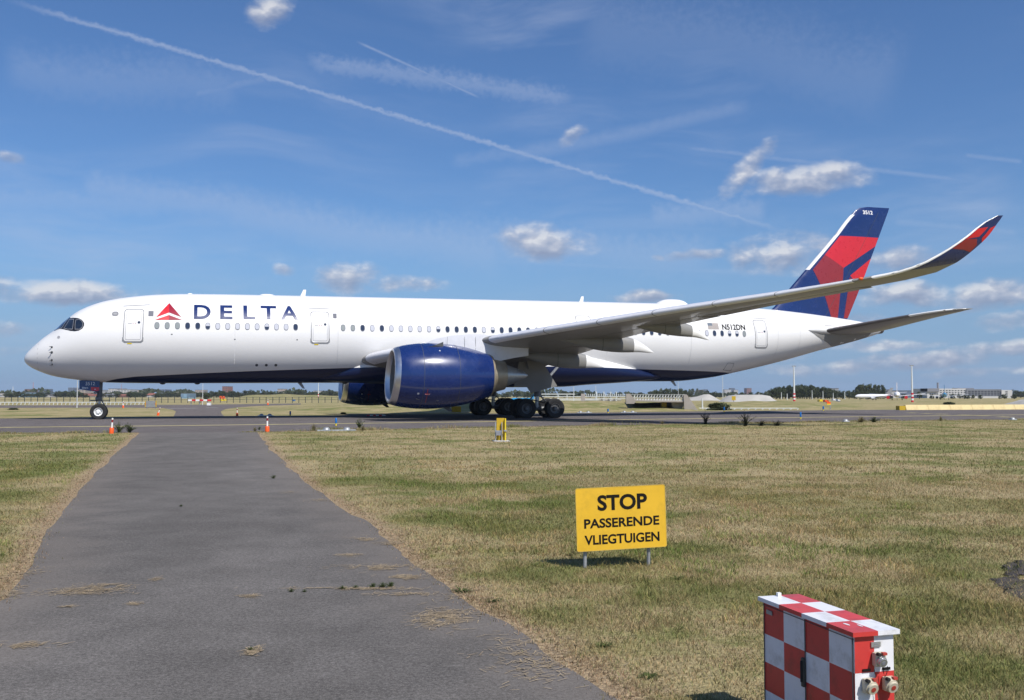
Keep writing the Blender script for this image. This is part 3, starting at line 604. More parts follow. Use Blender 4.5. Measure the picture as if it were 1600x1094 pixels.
# cockpit: black mask wrapping over the nose with six panes
def ta(t, z):
    a, b = ftop(t), fbot(t); return (t, math.asin(max(-1, min(1, (z-(a+b)/2)/((a-b)/2)))))
H = math.pi/2
LOW = [ta(*q) for q in ((1.82,5.66),(2.07,5.74),(2.36,5.74),(2.64,5.67),(2.91,5.6),(3.17,5.57),(3.42,5.61),(3.63,5.75),(3.72,5.93),(3.71,6.11),(3.56,6.3),(3.35,6.42),(3.08,6.47),(2.79,6.47))]
near = [(1.66, H)]+LOW+[(2.62, H)]; SX = lambda P: [(t, math.pi-a) for t, a in P]
ta_patch = lambda name, items, off, parent=FU: obj(name, patch_mesh(name, items, lambda x, y: fus_ta(x, y, off), .12), parent)
ta_patch('cockpit_surround', [(near, 'mask_black'), (SX(near), 'mask_black')], .010)
def shrink(P, k=.93): c = np.mean(P, 0); return [(c[0]+(x-c[0])*k, c[1]+(y-c[1])*k) for x, y in P]
panes = [[ta(*q) for q in L] for L in ([(2.45,5.78),(2.63,6.1),(2.74,6.37),(3.04,6.38),(3.05,6.08),(3.03,5.69),(2.72,5.7)], [(3.18,5.69),(3.15,6.03),(3.16,6.32),(3.36,6.37),(3.57,6.23),(3.65,6.02),(3.62,5.82),(3.46,5.68)])]
panes.append([(1.74, H-.04)]+[ta(*q) for q in ((1.92,5.70),(2.11,5.76),(2.33,5.79))]+[(2.44, ta(2.44,6.05)[1]), (2.58, ta(2.58,6.36)[1]), (2.56, H-.04)])
for P in panes:
    for Q in (P, SX(P)): ta_patch('cockpit_pane', [(*ring(Q, shrink(Q)), 'seal_line'), (shrink(Q), 'glass')], .018)
# ---- roof aerials
def blade(t, h, c, sw, parent=FU):
    mb = MB(); z = ftop(t)-.03; P = [(0, 0), (c, 0), (c*.55+sw, h), (sw, h)]
    for s in (-1, 1): pass
    mb.add([A(t+x, s*(.035 if y == 0 else .012), z+y) for s in (-1, 1) for x, y in P], [(0,1,2,3), (4,5,6,7), (0,1,5,4), (1,2,6,5), (2,3,7,6), (3,0,4,7)], 'white_paint'); mb.build('aerial', parent)
blade(17.35, .48, .35, .22); blade(38.25, .45, .33, .2)
def dome(t0, t1, h, w):
    mb = MB(); rings = []
    for i in range(13):
        u = i/12; t = t0+(t1-t0)*u; k = max(.02, (1-abs(2*u-1)**3)); z = ftop(t)-.12
        rings.append([A(t, w*k*math.cos(a), z+(h+.12)*k*math.sin(a)) for a in (math.pi*j/12 for j in range(13))])
    mb.loft(rings, 'white_paint', closed=False); mb.build('roof_fairing', FU, smooth=1.0)
dome(44.6, 47.6, .36, .8); dome(14.4, 15.8, .1, .45); dome(9.8, 10.3, .07, .15)
for t, c, h in ((17.2, .5, .45), (45.9, .5, .42), (30.0, .3, .2)):
    mb = MB(); z = fbot(t)+.05; mb.add([A(t+x, s*.02, z-y) for s in (-1, 1) for x, y in ((0, 0), (c*.6, 0), (c*1.1, h), (c*.8, h))], [(0,1,2,3), (4,5,6,7), (0,1,5,4), (1,2,6,5), (2,3,7,6), (3,0,4,7)], 'galv'); mb.build('aerial', FU)
for t in (8.4, 10.6, 20.5): mb = MB(); mb.lathe([(-.09, .02), (-.07, .12), (0, .2), (.05, .22)], 'line_dark', A(t, 0, fbot(t)), 'z', 12); mb.build('belly_beacon', FU, smooth=1)
# ---- wings
WR = np.array([ # w, leading edge t, chord, z leading, z trailing, thickness ratio
 (2.0,21.05,11.9,3.72,2.95,.12),(3.2,21.5,11.6,3.85,3.05,.125),(6,23.0,10.6,4.15,3.55,.12),(9,25.9,8.3,4.5,3.98,.112),(11.2,27.65,7.45,4.72,4.4,.11),(12.7,28.5,6.65,4.84,4.66,.11),(15.7,30.2,6.25,5.08,5.12,.112),(18.8,32.2,5.6,5.36,5.5,.112),
 (21.6,34.05,4.95,5.64,5.8,.112),(24.5,36.0,4.25,5.9,6.1,.112),(27.2,37.85,3.6,6.15,6.33,.112),(29,39.2,3.15,6.38,6.50,.095),(30.2,40.4,2.85,6.6,6.68,.09),(31.1,41.8,2.5,6.88,6.98,.085),(31.6,42.8,2.15,7.22,7.36,.08),
 (31.95,43.9,1.78,7.8,7.95,.075),(32.2,45.0,1.36,8.5,8.62,.07),(32.38,46.1,.8,9.3,9.36,.07),(32.45,46.75,.32,9.6,9.62,.07)])
SS = np.concatenate([[0], np.cumsum(np.hypot(np.diff(WR[:, 0]), np.diff(WR[:, 3])))])
WF = [pchip(SS, WR[:, i]) for i in range(6)]
s_of = lambda w: float(np.interp(w, WR[:, 0], SS))
SMAX = SS[-1]
def wing_pt(s, v, up, side=1, off=0.0):
    """v along the chord, up=+1 upper or -1 lower skin"""
    w, tl, c, zl, zt, th = (f(s) for f in WF); e = .08; s0, s1 = max(0, s-e), min(SMAX, s+e)
    dw, dz = WF[0](s1)-WF[0](s0), WF[3](s1)-WF[3](s0); l = math.hypot(dw, dz); nw, nz = -dz/l, dw/l
    x = max(v, 0); yt = 5*th*c*(.2969*math.sqrt(x)-.126*x-.3516*x*x+.2843*x**3-.1015*x**4)
    cam_ = .012*c*math.sin(math.pi*x); d = (cam_+yt+off) if up > 0 else (cam_-yt*.92-off)
    return A(tl+c*v-(off if v < .02 else 0), side*(w+nw*d), zl+(zt-zl)*v+nz*d)
CV = [0,.004,.015,.035,.07,.12,.2,.3,.42,.55,.68,.8,.9,.96,1.0]
def wing(side):
    mb = MB(); rings = []; sts = [SS[0]]
    for a, b in zip(SS, SS[1:]): n = max(1, int((b-a)/1.2)); sts += [a+(b-a)*(k+1)/n for k in range(n)]
    for s in sts: rings.append([wing_pt(s, v, 1, side) for v in CV[::-1]]+[wing_pt(s, v, -1, side) for v in CV[1:]])
    mb.loft(rings, 'wing_grey', cap=True); wo = mb.build('wing', PL, smooth=.9)
    for a, b in ((11.35, 15.25), (15.30, 18.45), (18.50, 21.45), (21.50, 24.42), (24.46, 27.22), (27.26, 30.1)):
        mb = MB(); R = []; va = [.13,.09,.055,.03,.012,.003]
        for k in range(7): s = s_of(a)+(s_of(b)-s_of(a))*k/6; R.append([wing_pt(s, v, 1, side, .015) for v in va]+[wing_pt(s, 0, 1, side, .015)]+[wing_pt(s, v, -1, side, .015) for v in va[::-1][:4]])
        mb.loft(R, 'slat', closed=False)
        for r in (R[0], R[-1]): mb.add(r, [tuple(range(len(r)))], 'line_dark')
        mb.build('slat', wo, smooth=1.2)
    mb = MB(); R = []; va = [.09,.05,.025,.01,.003]                         # droop nose inboard of the engine
    for k in range(9): s = s_of(3.1)+(s_of(10.0)-s_of(3.1))*k/8; R.append([wing_pt(s, v, 1, side, .015) for v in va]+[wing_pt(s, 0, 1, side, .015)]+[wing_pt(s, v, -1, side, .015) for v in va[::-1][:4]])
    mb.loft(R, 'slat', closed=False); mb.build('droop_nose', wo, smooth=1.2)
    # flaps a little down, aileron
    for a, b, ang, v0 in ((3.4, 11.0, .02, .76), (11.2, 20.5, .02, .74), (20.8, 28.9, .02, .74)):
        mb = MB(); R = []
        for k in range(9):
            s = s_of(a)+(s_of(b)-s_of(a))*k/8; c = WF[2](s); r = []
            for v, up in ((v0, 1), (v0+.1, 1), (1.0, 1), (1.0, -1), (v0+.1, -1), (v0, -1)):
                p = wing_pt(s, v, up, side, .012); r.append((p[0]+(v-v0)*.12*c, p[1], p[2]-(v-v0)*c*ang*2.2-.0))
            R.append(r)
        mb.loft(R, 'wing_grey', cap=True); mb.build('flap' if a < 20 else 'aileron', wo, smooth=.6)
    # flap track fairings
    for w, t0, t1, r, zk in ((9.0, 30.4, 36.46, .46, (3.85, 3.56, 3.42, 3.05)), (13.4, 31.6, 37.96, .44, (4.62, 4.42, 4.26, 3.85)), (17.65, 34.2, 39.56, .35, (5.32, 5.10, 4.90, 4.42))):
        zf = pchip([t0, t0+(t1-t0)*.55, t0+(t1-t0)*.8, t1], zk)
        s = s_of(w); mb = MB(); R1 = []; R2 = []
        tl, c = WF[1](s), WF[2](s); zl, zt = WF[3](s), WF[4](s); n = 18
        for i in range(19):
            u = i/18; t = t0+(t1-t0)*u; v = (t-tl)/c; zs = zl+(zt-zl)*min(v, 1)-.0-(.10*c*.5*(1-min(v, 1)))
            zc = zf(t); k = (math.sin(math.pi*min(1, (u/.55))/2) if u < .55 else 1-((u-.55)/.45)**2.2*.97)
            k = max(k, .03); R1.append([A(t, side*(w+r*.62*k*math.cos(a)), zc+r*1.25*k*math.sin(a)) for a in (2*math.pi*j/n for j in range(n))])
        mb.loft(R1[:15], 'wing_grey', cap=True); f = mb.build('flap_track_fairing', wo, smooth=.8)
        m2 = MB(); m2.loft([[(x, y, z) for x, y, z in r] for r in R1[14:]], 'white_paint', cap=True); m2.build('fairing_tail', wo, smooth=.8)
        g = R1[8]; cc = tuple(np.mean(g, 0)); m3 = MB(); m3.loft([[(cc[0]+dx, cc[1]+(y-cc[1])*1.012, cc[2]+(z-cc[2])*1.012) for x, y, z in g] for dx in (-.015, .015)], 'line_dark'); m3.build('fairing_joint', wo)
    # painted winglet (outer, lower skin) and white leading edge
    def wp(off): return lambda s, v: wing_pt(s, v, -1, side, off)
    S0 = s_of(31.42); L = SMAX-S0; q = lambda a, b: (S0+L*a, b)
    art = [([q(-.02,.09), q(1,.09), q(1,1), q(.1,1)], 'navy')]
    obj('winglet_paint', patch_mesh('winglet_paint', art, wp(.006), .1), wo)
    art = [([q(.40,.10), q(.57,.10), q(.56,.62), q(.44,.90), q(.30,.98), q(.36,.6)], 'dark_red'), ([q(.57,.10), q(.76,.10), q(.78,.60), q(.60,.60)], 'red'), ([q(.48,1.0), q(.57,.80), q(.76,.78), q(.80,1.0)], 'red')]
    obj('winglet_emblem', patch_mesh('winglet_emblem', art, wp(.012), .1), wo)
    mb = MB(); R = []
    for k in range(12): s = s_of(30.6)+(SMAX-s_of(30.6))*k/11; R.append([wing_pt(s, v, 1, side, .012) for v in (.12,.06,.02)]+[wing_pt(s, 0, 1, side, .012)]+[wing_pt(s, v, -1, side, .012) for v in (.02,.05,.08)])
    mb.loft(R, 'white_paint', closed=False); mb.build('winglet_leading_edge', wo, smooth=1.2)
    p = wing_pt(s_of(30.35), 0, 1, side, .03); mb = MB(); mb.lathe([(-.10, .01), (-.07, .05), (0, .075), (.1, .07)], 'orange' if side > 0 else 'glass', p, 'x', 12); mb.build('navigation_light', wo, smooth=1)
    return wo
for sd in (1, -1): wing(sd)
# ---- engines
def engine(side):
    w, zc, t0 = 10.52, 2.50, 21.72; C = lambda t: A(t, side*w, zc)
    N = 56
    def ringp(t, r, sc=0.0, dz=0.0): # scarfed ring
        return [A(t-sc*math.sin(a)*.12*(-1), side*w+r*math.cos(a), zc+dz+r*math.sin(a)) for a in (2*math.pi*k/N for k in range(N))]
    cowl = [(.35,1.79),(.6,1.86),(1.0,1.93),(1.6,2.0),(2.3,2.03),(3.1,2.01),(3.9,1.93),(4.7,1.79),(5.4,1.61),(6.0,1.42),(6.25,1.34)]
    mb = MB(); mb.loft([ringp(t0+x, r, max(0, 1-x/2.5)) for x, r in cowl], 'navy'); nac = mb.build('engine_cowl', PL, smooth=3.2)
    lip = [(.36,1.795),(.2,1.74),(.08,1.68),(.02,1.62),(0,1.56),(.03,1.51),(.12,1.465),(.3,1.43)]
    mb = MB(); mb.loft([ringp(t0+x, r, max(0, 1-x/2.5)) for x, r in lip], 'lip_metal'); mb.build('inlet_lip', nac, smooth=3.2)
    mb = MB(); mb.loft([ringp(t0+x, r, max(0, 1-x/2.5)) for x, r in ((.3,1.43),(.7,1.42),(1.3,1.47),(1.55,1.49))], 'wing_grey'); mb.build('inlet_duct', nac, smooth=3.2)
    mb = MB(); mb.add(ringp(t0+1.62, 1.5), [tuple(range(N))], 'black')
    for k in range(22):
        a = 2*math.pi*k/22; P = []
        for r, tw in ((.32, .5), (.7, .35), (1.1, .2), (1.46, .1)):
            for d in (-.15, .15): P.append(A(t0+1.45+d*tw*2, side*w+r*math.cos(a+d*(1.0)), zc+r*math.sin(a+d*(1.0))))
        mb.add(P, [(0,1,3,2), (2,3,5,4), (4,5,7,6)], 'dark_metal')
    mb.build('fan', nac)
    mb = MB(); mb.loft([ringp(t0+x, r) for x, r in ((.75,.01),(.85,.12),(1.1,.25),(1.45,.34))], 'dark_metal'); mb.build('spinner', nac, smooth=3.2)
    mb = MB(); mb.loft([ringp(t0+x, r) for x, r in ((6.22,1.335),(6.36,1.29),(6.40,1.24),(6.1,1.2))], 'tan_metal'); mb.build('fan_nozzle', nac, smooth=.8)
    mb = MB(); mb.loft([ringp(t0+x, r) for x, r in ((5.9,1.24),(6.4,1.10),(6.9,.98),(7.25,.90),(7.2,.84))], 'tan_metal'); mb.build('core_cowl', nac, smooth=.8)
    mb = MB(); mb.loft([ringp(t0+x, r, 0, .0) for x, r in ((6.9,.83),(7.5,.66),(8.1,.44),(8.7,.16),(8.85,.02))], 'steel_pale'); mb.build('exhaust_plug', nac, smooth=3.2)
    def on(x, a, off=.008): # on the cowl
        r = float(np.interp(x, [q[0] for q in cowl], [q[1] for q in cowl]))+off; sc = max(0, 1-x/2.5)
        return A(t0+x+sc*math.sin(a)*.12, side*w+r*math.cos(a), zc+r*math.sin(a))
    def onp(name, items): obj(name, patch_mesh(name, items, on, .12), nac)
    B = math.pi if side < 0 else 0; near = lambda a: a                       # the camera side of either engine
    for x in (1.72, 3.95): onp('cowl_joint', [([(x, -1.35), (x+.022, -1.35), (x+.022, 1.5), (x, 1.5)], 'line_dark')])
    onp('latch_mark', [([(1.95, -.95), (1.985, -.95), (1.985, -.42), (1.95, -.42)], 'dark_red'), ([(1.84, -.60), (2.12, -.60), (2.12, -.57), (1.84, -.57)], 'dark_red')])
    onp('cowl_badge', [(rrect(1.38, 1.50, -.61, -.545, .03), 'pane_white')]); onp('cowl_badge', [(rrect(2.75, 2.83, .80, .85, .02), 'pane_white')])
    onp('cowl_stencil', [([(1.4,-.82),(1.6,-.82),(1.6,-.80),(1.4,-.80)], 'line_pale'), ([(2.6,-.86),(2.75,-.86),(2.75,-.835),(2.6,-.835)], 'line_pale'), ([(1.35,-.77),(1.45,-.77),(1.45,-.755),(1.35,-.755)], 'line_pale')])
    # strake, drain mast, pylon
    s_ = side
    mb = MB(); p, q = on(2.0, math.pi/2-.55 if side > 0 else math.pi/2+.55, -.02), on(3.1, math.pi/2-.5 if side > 0 else math.pi/2+.5, -.02); mb.add([p, q, (q[0], q[1], q[2]+.30), (p[0]+.5, p[1], p[2]+.12)], [(0,1,2,3)], 'line_dark'); mb.add([(x, y-.03, z) for x, y, z in [p, q, (q[0], q[1], q[2]+.30), (p[0]+.5, p[1], p[2]+.12)]], [(0,1,2,3)], 'line_dark'); mb.build('strake', nac)
    mb = MB(); z = zc-1.98; mb.add([A(t0+3.2+x, side*w+e*.02, z-y) for e in (-1, 1) for x, y in ((0, -.1), (.5, -.1), (.75, .22), (.5, .22))], [(0,1,2,3), (4,5,6,7), (0,1,5,4), (1,2,6,5), (2,3,7,6), (3,0,4,7)], 'line_dark'); mb.build('drain_mast', nac)
    mb = MB(); R = []
    for t, zt, zb, h in ((23.9, 4.52, 4.2, .05), (24.6, 4.78, 4.0, .26), (25.6, 4.98, 3.7, .36), (26.6, 5.06, 3.55, .42), (27.6, 5.06, 3.35, .42), (28.6, 4.85, 3.4, .34), (29.6, 4.6, 3.6, .24), (30.6, 4.3, 3.75, .05)):
        R.append([A(t, side*w+x, z) for x, z in ((-h, zb), (-h*1.05, (zb+zt)/2), (-h*.9, zt), (h*.9, zt), (h*1.05, (zb+zt)/2), (h, zb))])
    mb.loft(R, 'slat', cap=True); py = mb.build('pylon', PL, smooth=.7)
    for t in (25.2, 26.3, 27.0): mb = MB(); mb.add([A(t+e, side*w+side*.44, z) for e in (0, .015) for z in (3.65, 4.9)], [(0,1,3,2)], 'line_dark'); mb.build('pylon_joint', py)
for sd in (1, -1): engine(sd)
# ---- fin and tailplane
FZ = [7.0, 7.35, 8.0, 9.8, 11.2, 14.2, 16.2, 16.72, 16.85]
fle = pchip(FZ, [54.0, 54.3, 55.15, 56.88, 58.25, 61.15, 63.0, 63.75, 64.6]); fte = pchip(FZ, [62.2, 62.38, 62.7, 63.6, 64.25, 65.6, 66.5, 66.72, 66.76])
def fin_pt(t, z, side=1, off=0.0):
    a, b = fle(z), fte(z); v = max(0, min(1, (t-a)/(b-a))); c = b-a; th = .10 if z < 16 else .10*max(.15, (16.95-z)/.95)
    return A(t, side*(5*th*c*(.2969*math.sqrt(v)-.126*v-.3516*v*v+.2843*v**3-.1036*v**4)*.9+off), z)
def fin():
    mb = MB(); R = []; VV = [0,.005,.02,.05,.1,.2,.32,.45,.6,.75,.9,1]
    for z in [7.0,7.35,7.7,8.2,9,10,11,12,13,14,15,15.8,16.2,16.5,16.72,16.84]:
        a, b = fle(z), fte(z); R.append([fin_pt(a+(b-a)*v, z) for v in VV]+[fin_pt(a+(b-a)*v, z, -1) for v in VV[::-1][1:-1]])
    mb.loft(R, 'navy', cap=True); fo = mb.build('tail_fin', PL, smooth=1.0)
    for sd in (1, -1):
        pf = lambda name, items, off: obj(name, patch_mesh(name, items, lambda x, y: fin_pt(x, y, sd, off), .3), fo)
        pf('fin_emblem', [([(61.65,14.24),(65.59,14.24),(65.28,13.51),(61.92,11.55),(60.12,12.59)], 'red'), ([(60.12,12.59),(61.92,11.55),(61.84,10.42),(61.57,9.34),(61.35,7.36),(60.67,7.36),(60.07,8.99),(59.53,10.15),(58.93,11.31)], 'dark_red'),
             ([(64.81,12.45),(62.61,10.93),(62.9,10.62),(64.02,10.68)], 'red'), ([(62.55,10.75),(62.9,10.62),(64.02,10.68),(63.41,9.38),(62.40,7.34),(61.98,7.34),(62.33,9.36)], 'dark_red')], .008)
        mb = MB(); mb.loft([[fin_pt(fle(z)+d-(.02 if d == 0 else 0), z, sd, .012) for d in (0, .01, .03, .07, .13, .2, .3)] for z in np.arange(11.3, 16.15, .2)], 'fuse_white', closed=False); mb.build('fin_leading_edge', fo, smooth=3.2)
        pf('fin_number', [(*text2d('3512', *( (64.0, 65.0) if sd > 0 else (65.0, 64.0)), 16.18, 16.52, .03), 'fuse_white')], .012)
        pf('rudder_joint', [([(fle(z)+(fte(z)-fle(z))*.70, z) for z in (7.4, 11, 14, 16.4)]+[(fle(z)+(fte(z)-fle(z))*.70+.03, z) for z in (16.4, 14, 11, 7.4)], 'line_dark')], .014)
fin()
def tailplane(side):
    mb = MB(); R = []; VV = [0,.005,.02,.05,.1,.2,.35,.5,.7,.85,1]
    HW = [.6, 1.6, 4, 6.5, 8.4, 9.0, 9.35]; tl = pchip(HW, [57.6, 58.5, 60.4, 62.35, 63.95, 64.9, 66.3]); c = pchip(HW, [6.4, 5.6, 4.5, 3.3, 2.35, 1.6, .55]); zz = pchip(HW, [6.05, 6.12, 6.52, 6.95, 7.25, 7.36, 7.44])
    def P(w, v, up, off=0.0): q = c(w); y = 5*.095*q*(.2969*math.sqrt(v)-.126*v-.3516*v*v+.2843*v**3-.1036*v**4)+off; return A(tl(w)+q*v-(off if v < .01 else 0), side*w, zz(w)+(y if up > 0 else -y))
    for w in (.6, 1.6, 2.8, 4, 5.2, 6.5, 7.5, 8.4, 8.8, 9.1, 9.3): R.append([P(w, v, 1) for v in VV]+[P(w, v, -1) for v in VV[::-1][1:-1]])
    mb.loft(R, 'wing_grey', cap=True); ho = mb.build('tailplane', PL, smooth=.9)
    for a, b, m in ((2.0, 7.0, 'dark_metal'), (7.0, 9.3, 'white_paint')):
        mb = MB(); q = []
        for k in range(8): w = a+(b-a)*k/7; q.append([P(w, v, 1, .01) for v in (.09,.05,.02,.005)]+[P(w, 0, 1, .01)]+[P(w, v, -1, .01) for v in (.005,.02,.05)])
        mb.loft(q, m, closed=False); mb.build('tailplane_leading_edge', ho, smooth=1.2)
    mb = MB(); R = []                                                       # root fairing
    for t, r in ((56.9, .05), (57.4, .28), (58.4, .42), (60, .46), (62, .42), (64, .25), (64.8, .04)): R.append([A(t, side*(fwid(t)*.93+r*math.cos(a)*.9), 6.2+(t-57)*.012+r*.8*math.sin(a)) for a in (2*math.pi*k/16 for k in range(16))])
    mb.loft(R, 'white_paint', cap=True); mb.build('tailplane_root', ho, smooth=1.0)
for sd in (1, -1): tailplane(sd)
# ---- landing gear
def wheel(parent, t, w, zw, R, wd, side, rimm, rimr):
    z = zw-KP*t; c = A(t, w, z); prof = []
    for i in range(15):
        a = math.pi*(i/14); prof.append((math.cos(a)*wd/2*(1 if abs(math.cos(a)) < .8 else 1), R-.16*R*(1-abs(math.sin(a))**.45)*1.0))
    prof = [(wd/2*.80, rimr)]+prof+[(-wd/2*.80, rimr)]
    mb = MB(); mb.lathe([(x, r) for x, r in prof], 'rubber', c, 'y', 36); mb.v = [(x, y, max(z_, c[2]-zw+.0)) for x, y, z_ in mb.v]; mb.build('tyre', parent, smooth=1.2)
    mb = MB(); f = wd/2*.80
    for s in (1, -1): mb.lathe([(s*f, rimr), (s*(f-.01), rimr*.92), (s*(f-.09), rimr*.80), (s*(f-.10), rimr*.55), (s*(f-.02), rimr*.42), (s*(f+.01), rimr*.36), (s*(f+.01), .001)], rimm, c, 'y', 24)
    mb.build('rim', parent, smooth=.5)
    mb = MB()
    for k in range(9): a = 2*math.pi*k/9; mb.lathe([(-f+.095, .022), (-f+.07, .022), (-f+.068, .001)], 'rim_dark', (c[0]+rimr*.67*math.cos(a), c[1], c[2]+rimr*.67*math.sin(a)), 'y', 6)
    mb.build('wheel_vent', parent)
def nose_gear():
    t = 4.5; g = MB(); L = lambda tt, w, zw: A(tt, w, zw-KP*tt)
    g.tube([L(t, 0, .5), L(t+.02, 0, 1.25)], .085, 'steel_pale', 12); g.tube([L(t+.02, 0, 1.2), L(t+.06, 0, 2.7)], .15, 'gear_metal', 12); g.tube([L(t, -.5, .5), L(t, .5, .5)], .07, 'gear_metal', 10)
    g.tube([L(t+.05, 0, 1.6), L(t-1.1, 0, 2.7)], .06, 'gear_metal', 8); g.tube([L(t, 0, .62), L(t+.32, 0, .95), L(t+.1, 0, 1.28)], .045, 'strut', 8); g.tube([L(t, .18, 1.3), L(t+.04, .2, 2.4)], .03, 'gear_metal', 6)
    g.tube([L(t+.1, -.18, 1.25), L(t+.12, -.2, 2.4)], .03, 'gear_metal', 6); g.box(L(t-.05, 0, 1.35), (.34, .52, .16), 'gear_metal'); g.box(L(t-.28, 0, 1.22), (.5, .3, .07), 'gear_metal'); g.box(L(t+.42, 0, 1.2), (.5, .18, .05), 'gear_metal'); g.tube([L(t-.2, .2, 1.72), L(t-.32, .2, 1.70)], .09, 'rim', 10); g.tube([L(t-.2, -.2, 1.72), L(t-.32, -.2, 1.70)], .09, 'rim', 10)
    for w in (.17, -.12): g.tube([L(t-.1, w, .85), L(t-.16, w*1.4, 1.4), L(t-.02, w, 2.1)], .02, 'black', 6)
    o = g.build('nose_gear', PL, smooth=.7)
    for s in (1, -1): wheel(o, t, s*.36, .49, .525, .38, s, 'post_white', .27)
    for s in (1, -1):
        D = lambda x, z: A(x, s*(.62+(2.45-z)*.06), z); mb = MB(); Q = [(3.34, 2.50), (4.56, 2.44), (4.56, 1.79), (4.38, 1.74), (3.35, 1.93)]
        mb.add([D(*q) for q in Q]+[tuple(np.array(D(*q))+np.array((0, .03*s, 0))) for q in Q], [(0,1,2,3,4), (9,8,7,6,5)]+[(k, (k+1)%5, 5+(k+1)%5, 5+k) for k in range(5)], 'navy'); d = mb.build('nose_gear_door', o)
        D2 = lambda x, z, off=.006: (lambda p: (p[0], p[1]-s*off, p[2]))(D(x, z))
        obj('door_block', patch_mesh('door_block', [([(4.05, 1.845), (4.38, 1.78), (4.54, 1.82), (4.54, 2.03), (4.05, 2.06)], 'red')], lambda x, y: D2(x, y), .5), o)
        X = (3.72, 4.28) if s > 0 else (4.28, 3.72); obj('door_number', patch_mesh('door_number', [(*text2d('3512', *X, 2.17, 2.38, .0), 'fuse_white')], lambda x, y: D2(x, y, .008), 1), o)
        X = (3.52, 3.88) if s > 0 else (3.88, 3.52); obj('door_name', patch_mesh('door_name', [(*text2d('Ellers', *X, 1.955, 2.06, .03), 'fuse_white')], lambda x, y: D2(x, y, .008), 1), o)
        obj('door_emblem', patch_mesh('door_emblem', [([(4.24, 1.88), (4.34, 1.88), (4.29, 1.96)], 'fuse_white')], lambda x, y: D2(x, y, .010), 1), o)
nose_gear()
def main_gear(side):
    t, w = 32.98, 5.3; g = MB(); L = lambda tt, ww, zw: A(tt, side*ww, zw-KP*tt)
    g.tube([L(t-1.25, w, .64), L(t+1.25, w, .66)], .16, 'gear_metal', 12); g.tube([L(t, w, .66), L(t+.05, w, 1.7)], .14, 'steel_pale', 12); g.tube([L(t+.05, w, 1.5), L(t+.1, w-.1, 4.2)], .24, 'gear_metal', 14)
    g.tube([L(t+.05, w, 1.7), L(t+.1, w-2.6, 3.2)], .10, 'gear_metal', 8); g.tube([L(t+.05, w, 1.9), L(t+1.9, w-.8, 3.6)], .10, 'gear_metal', 8); g.tube([L(t+.1, w, .8), L(t+.65, w, 1.15), L(t+.2, w, 1.6)], .06, 'gear_metal', 8); g.tube([L(t-.9, w, .85), L(t-.15, w, 1.65)], .05, 'strut', 8)
    for dt in (-1.03, 1.03): g.tube([L(t+dt, w-1, .665), L(t+dt, w+1, .665)], .09, 'gear_metal', 8)
    for dw in (.2, -.2): g.tube([L(t-1, w+dw, .95), L(t-.4, w+dw, 1.25), L(t+.2, w+dw, 1.15), L(t+.9, w+dw, .95)], .03, 'black', 6)
    o = g.build('main_gear', PL, smooth=.7)
    for dt in (-1.03, 1.03):
        for dw in (-.72, .72): wheel(o, t+dt, side*(w+dw), .665, .70, .52, side, 'rim_dark', .36)
    Q = [(31.30, 3.5), (32.96, 3.55), (34.11, 1.83), (32.22, 1.37), (31.92, 1.78), (30.99, 1.81)]; D = lambda x, z: A(x, side*(6.35+(z-1.8)*.10), z); n = len(Q); mb = MB()
    mb.add([D(*q) for q in Q]+[tuple(np.array(D(*q))+np.array((0, .05*side, 0))) for q in Q], [tuple(range(n)), tuple(range(n, 2*n))[::-1]]+[(k, (k+1)%n, n+(k+1)%n, n+k) for k in range(n)], 'wing_grey'); mb.build('gear_door', o)
    mb = MB(); Q = [(31.75, 3.62), (32.85, 3.62), (32.75, 3.0), (31.95, 3.0)]; E = lambda x, z: A(x, side*(6.55+(z-1.8)*.10), z); mb.add([E(*q) for q in Q]+[tuple(np.array(E(*q))+np.array((0, .04*side, 0))) for q in Q], [(0,1,2,3), (7,6,5,4)]+[(k, (k+1)%4, 4+(k+1)%4, 4+k) for k in range(4)], 'wing_grey'); mb.build('gear_door', o)
for sd in (1, -1): main_gear(sd)
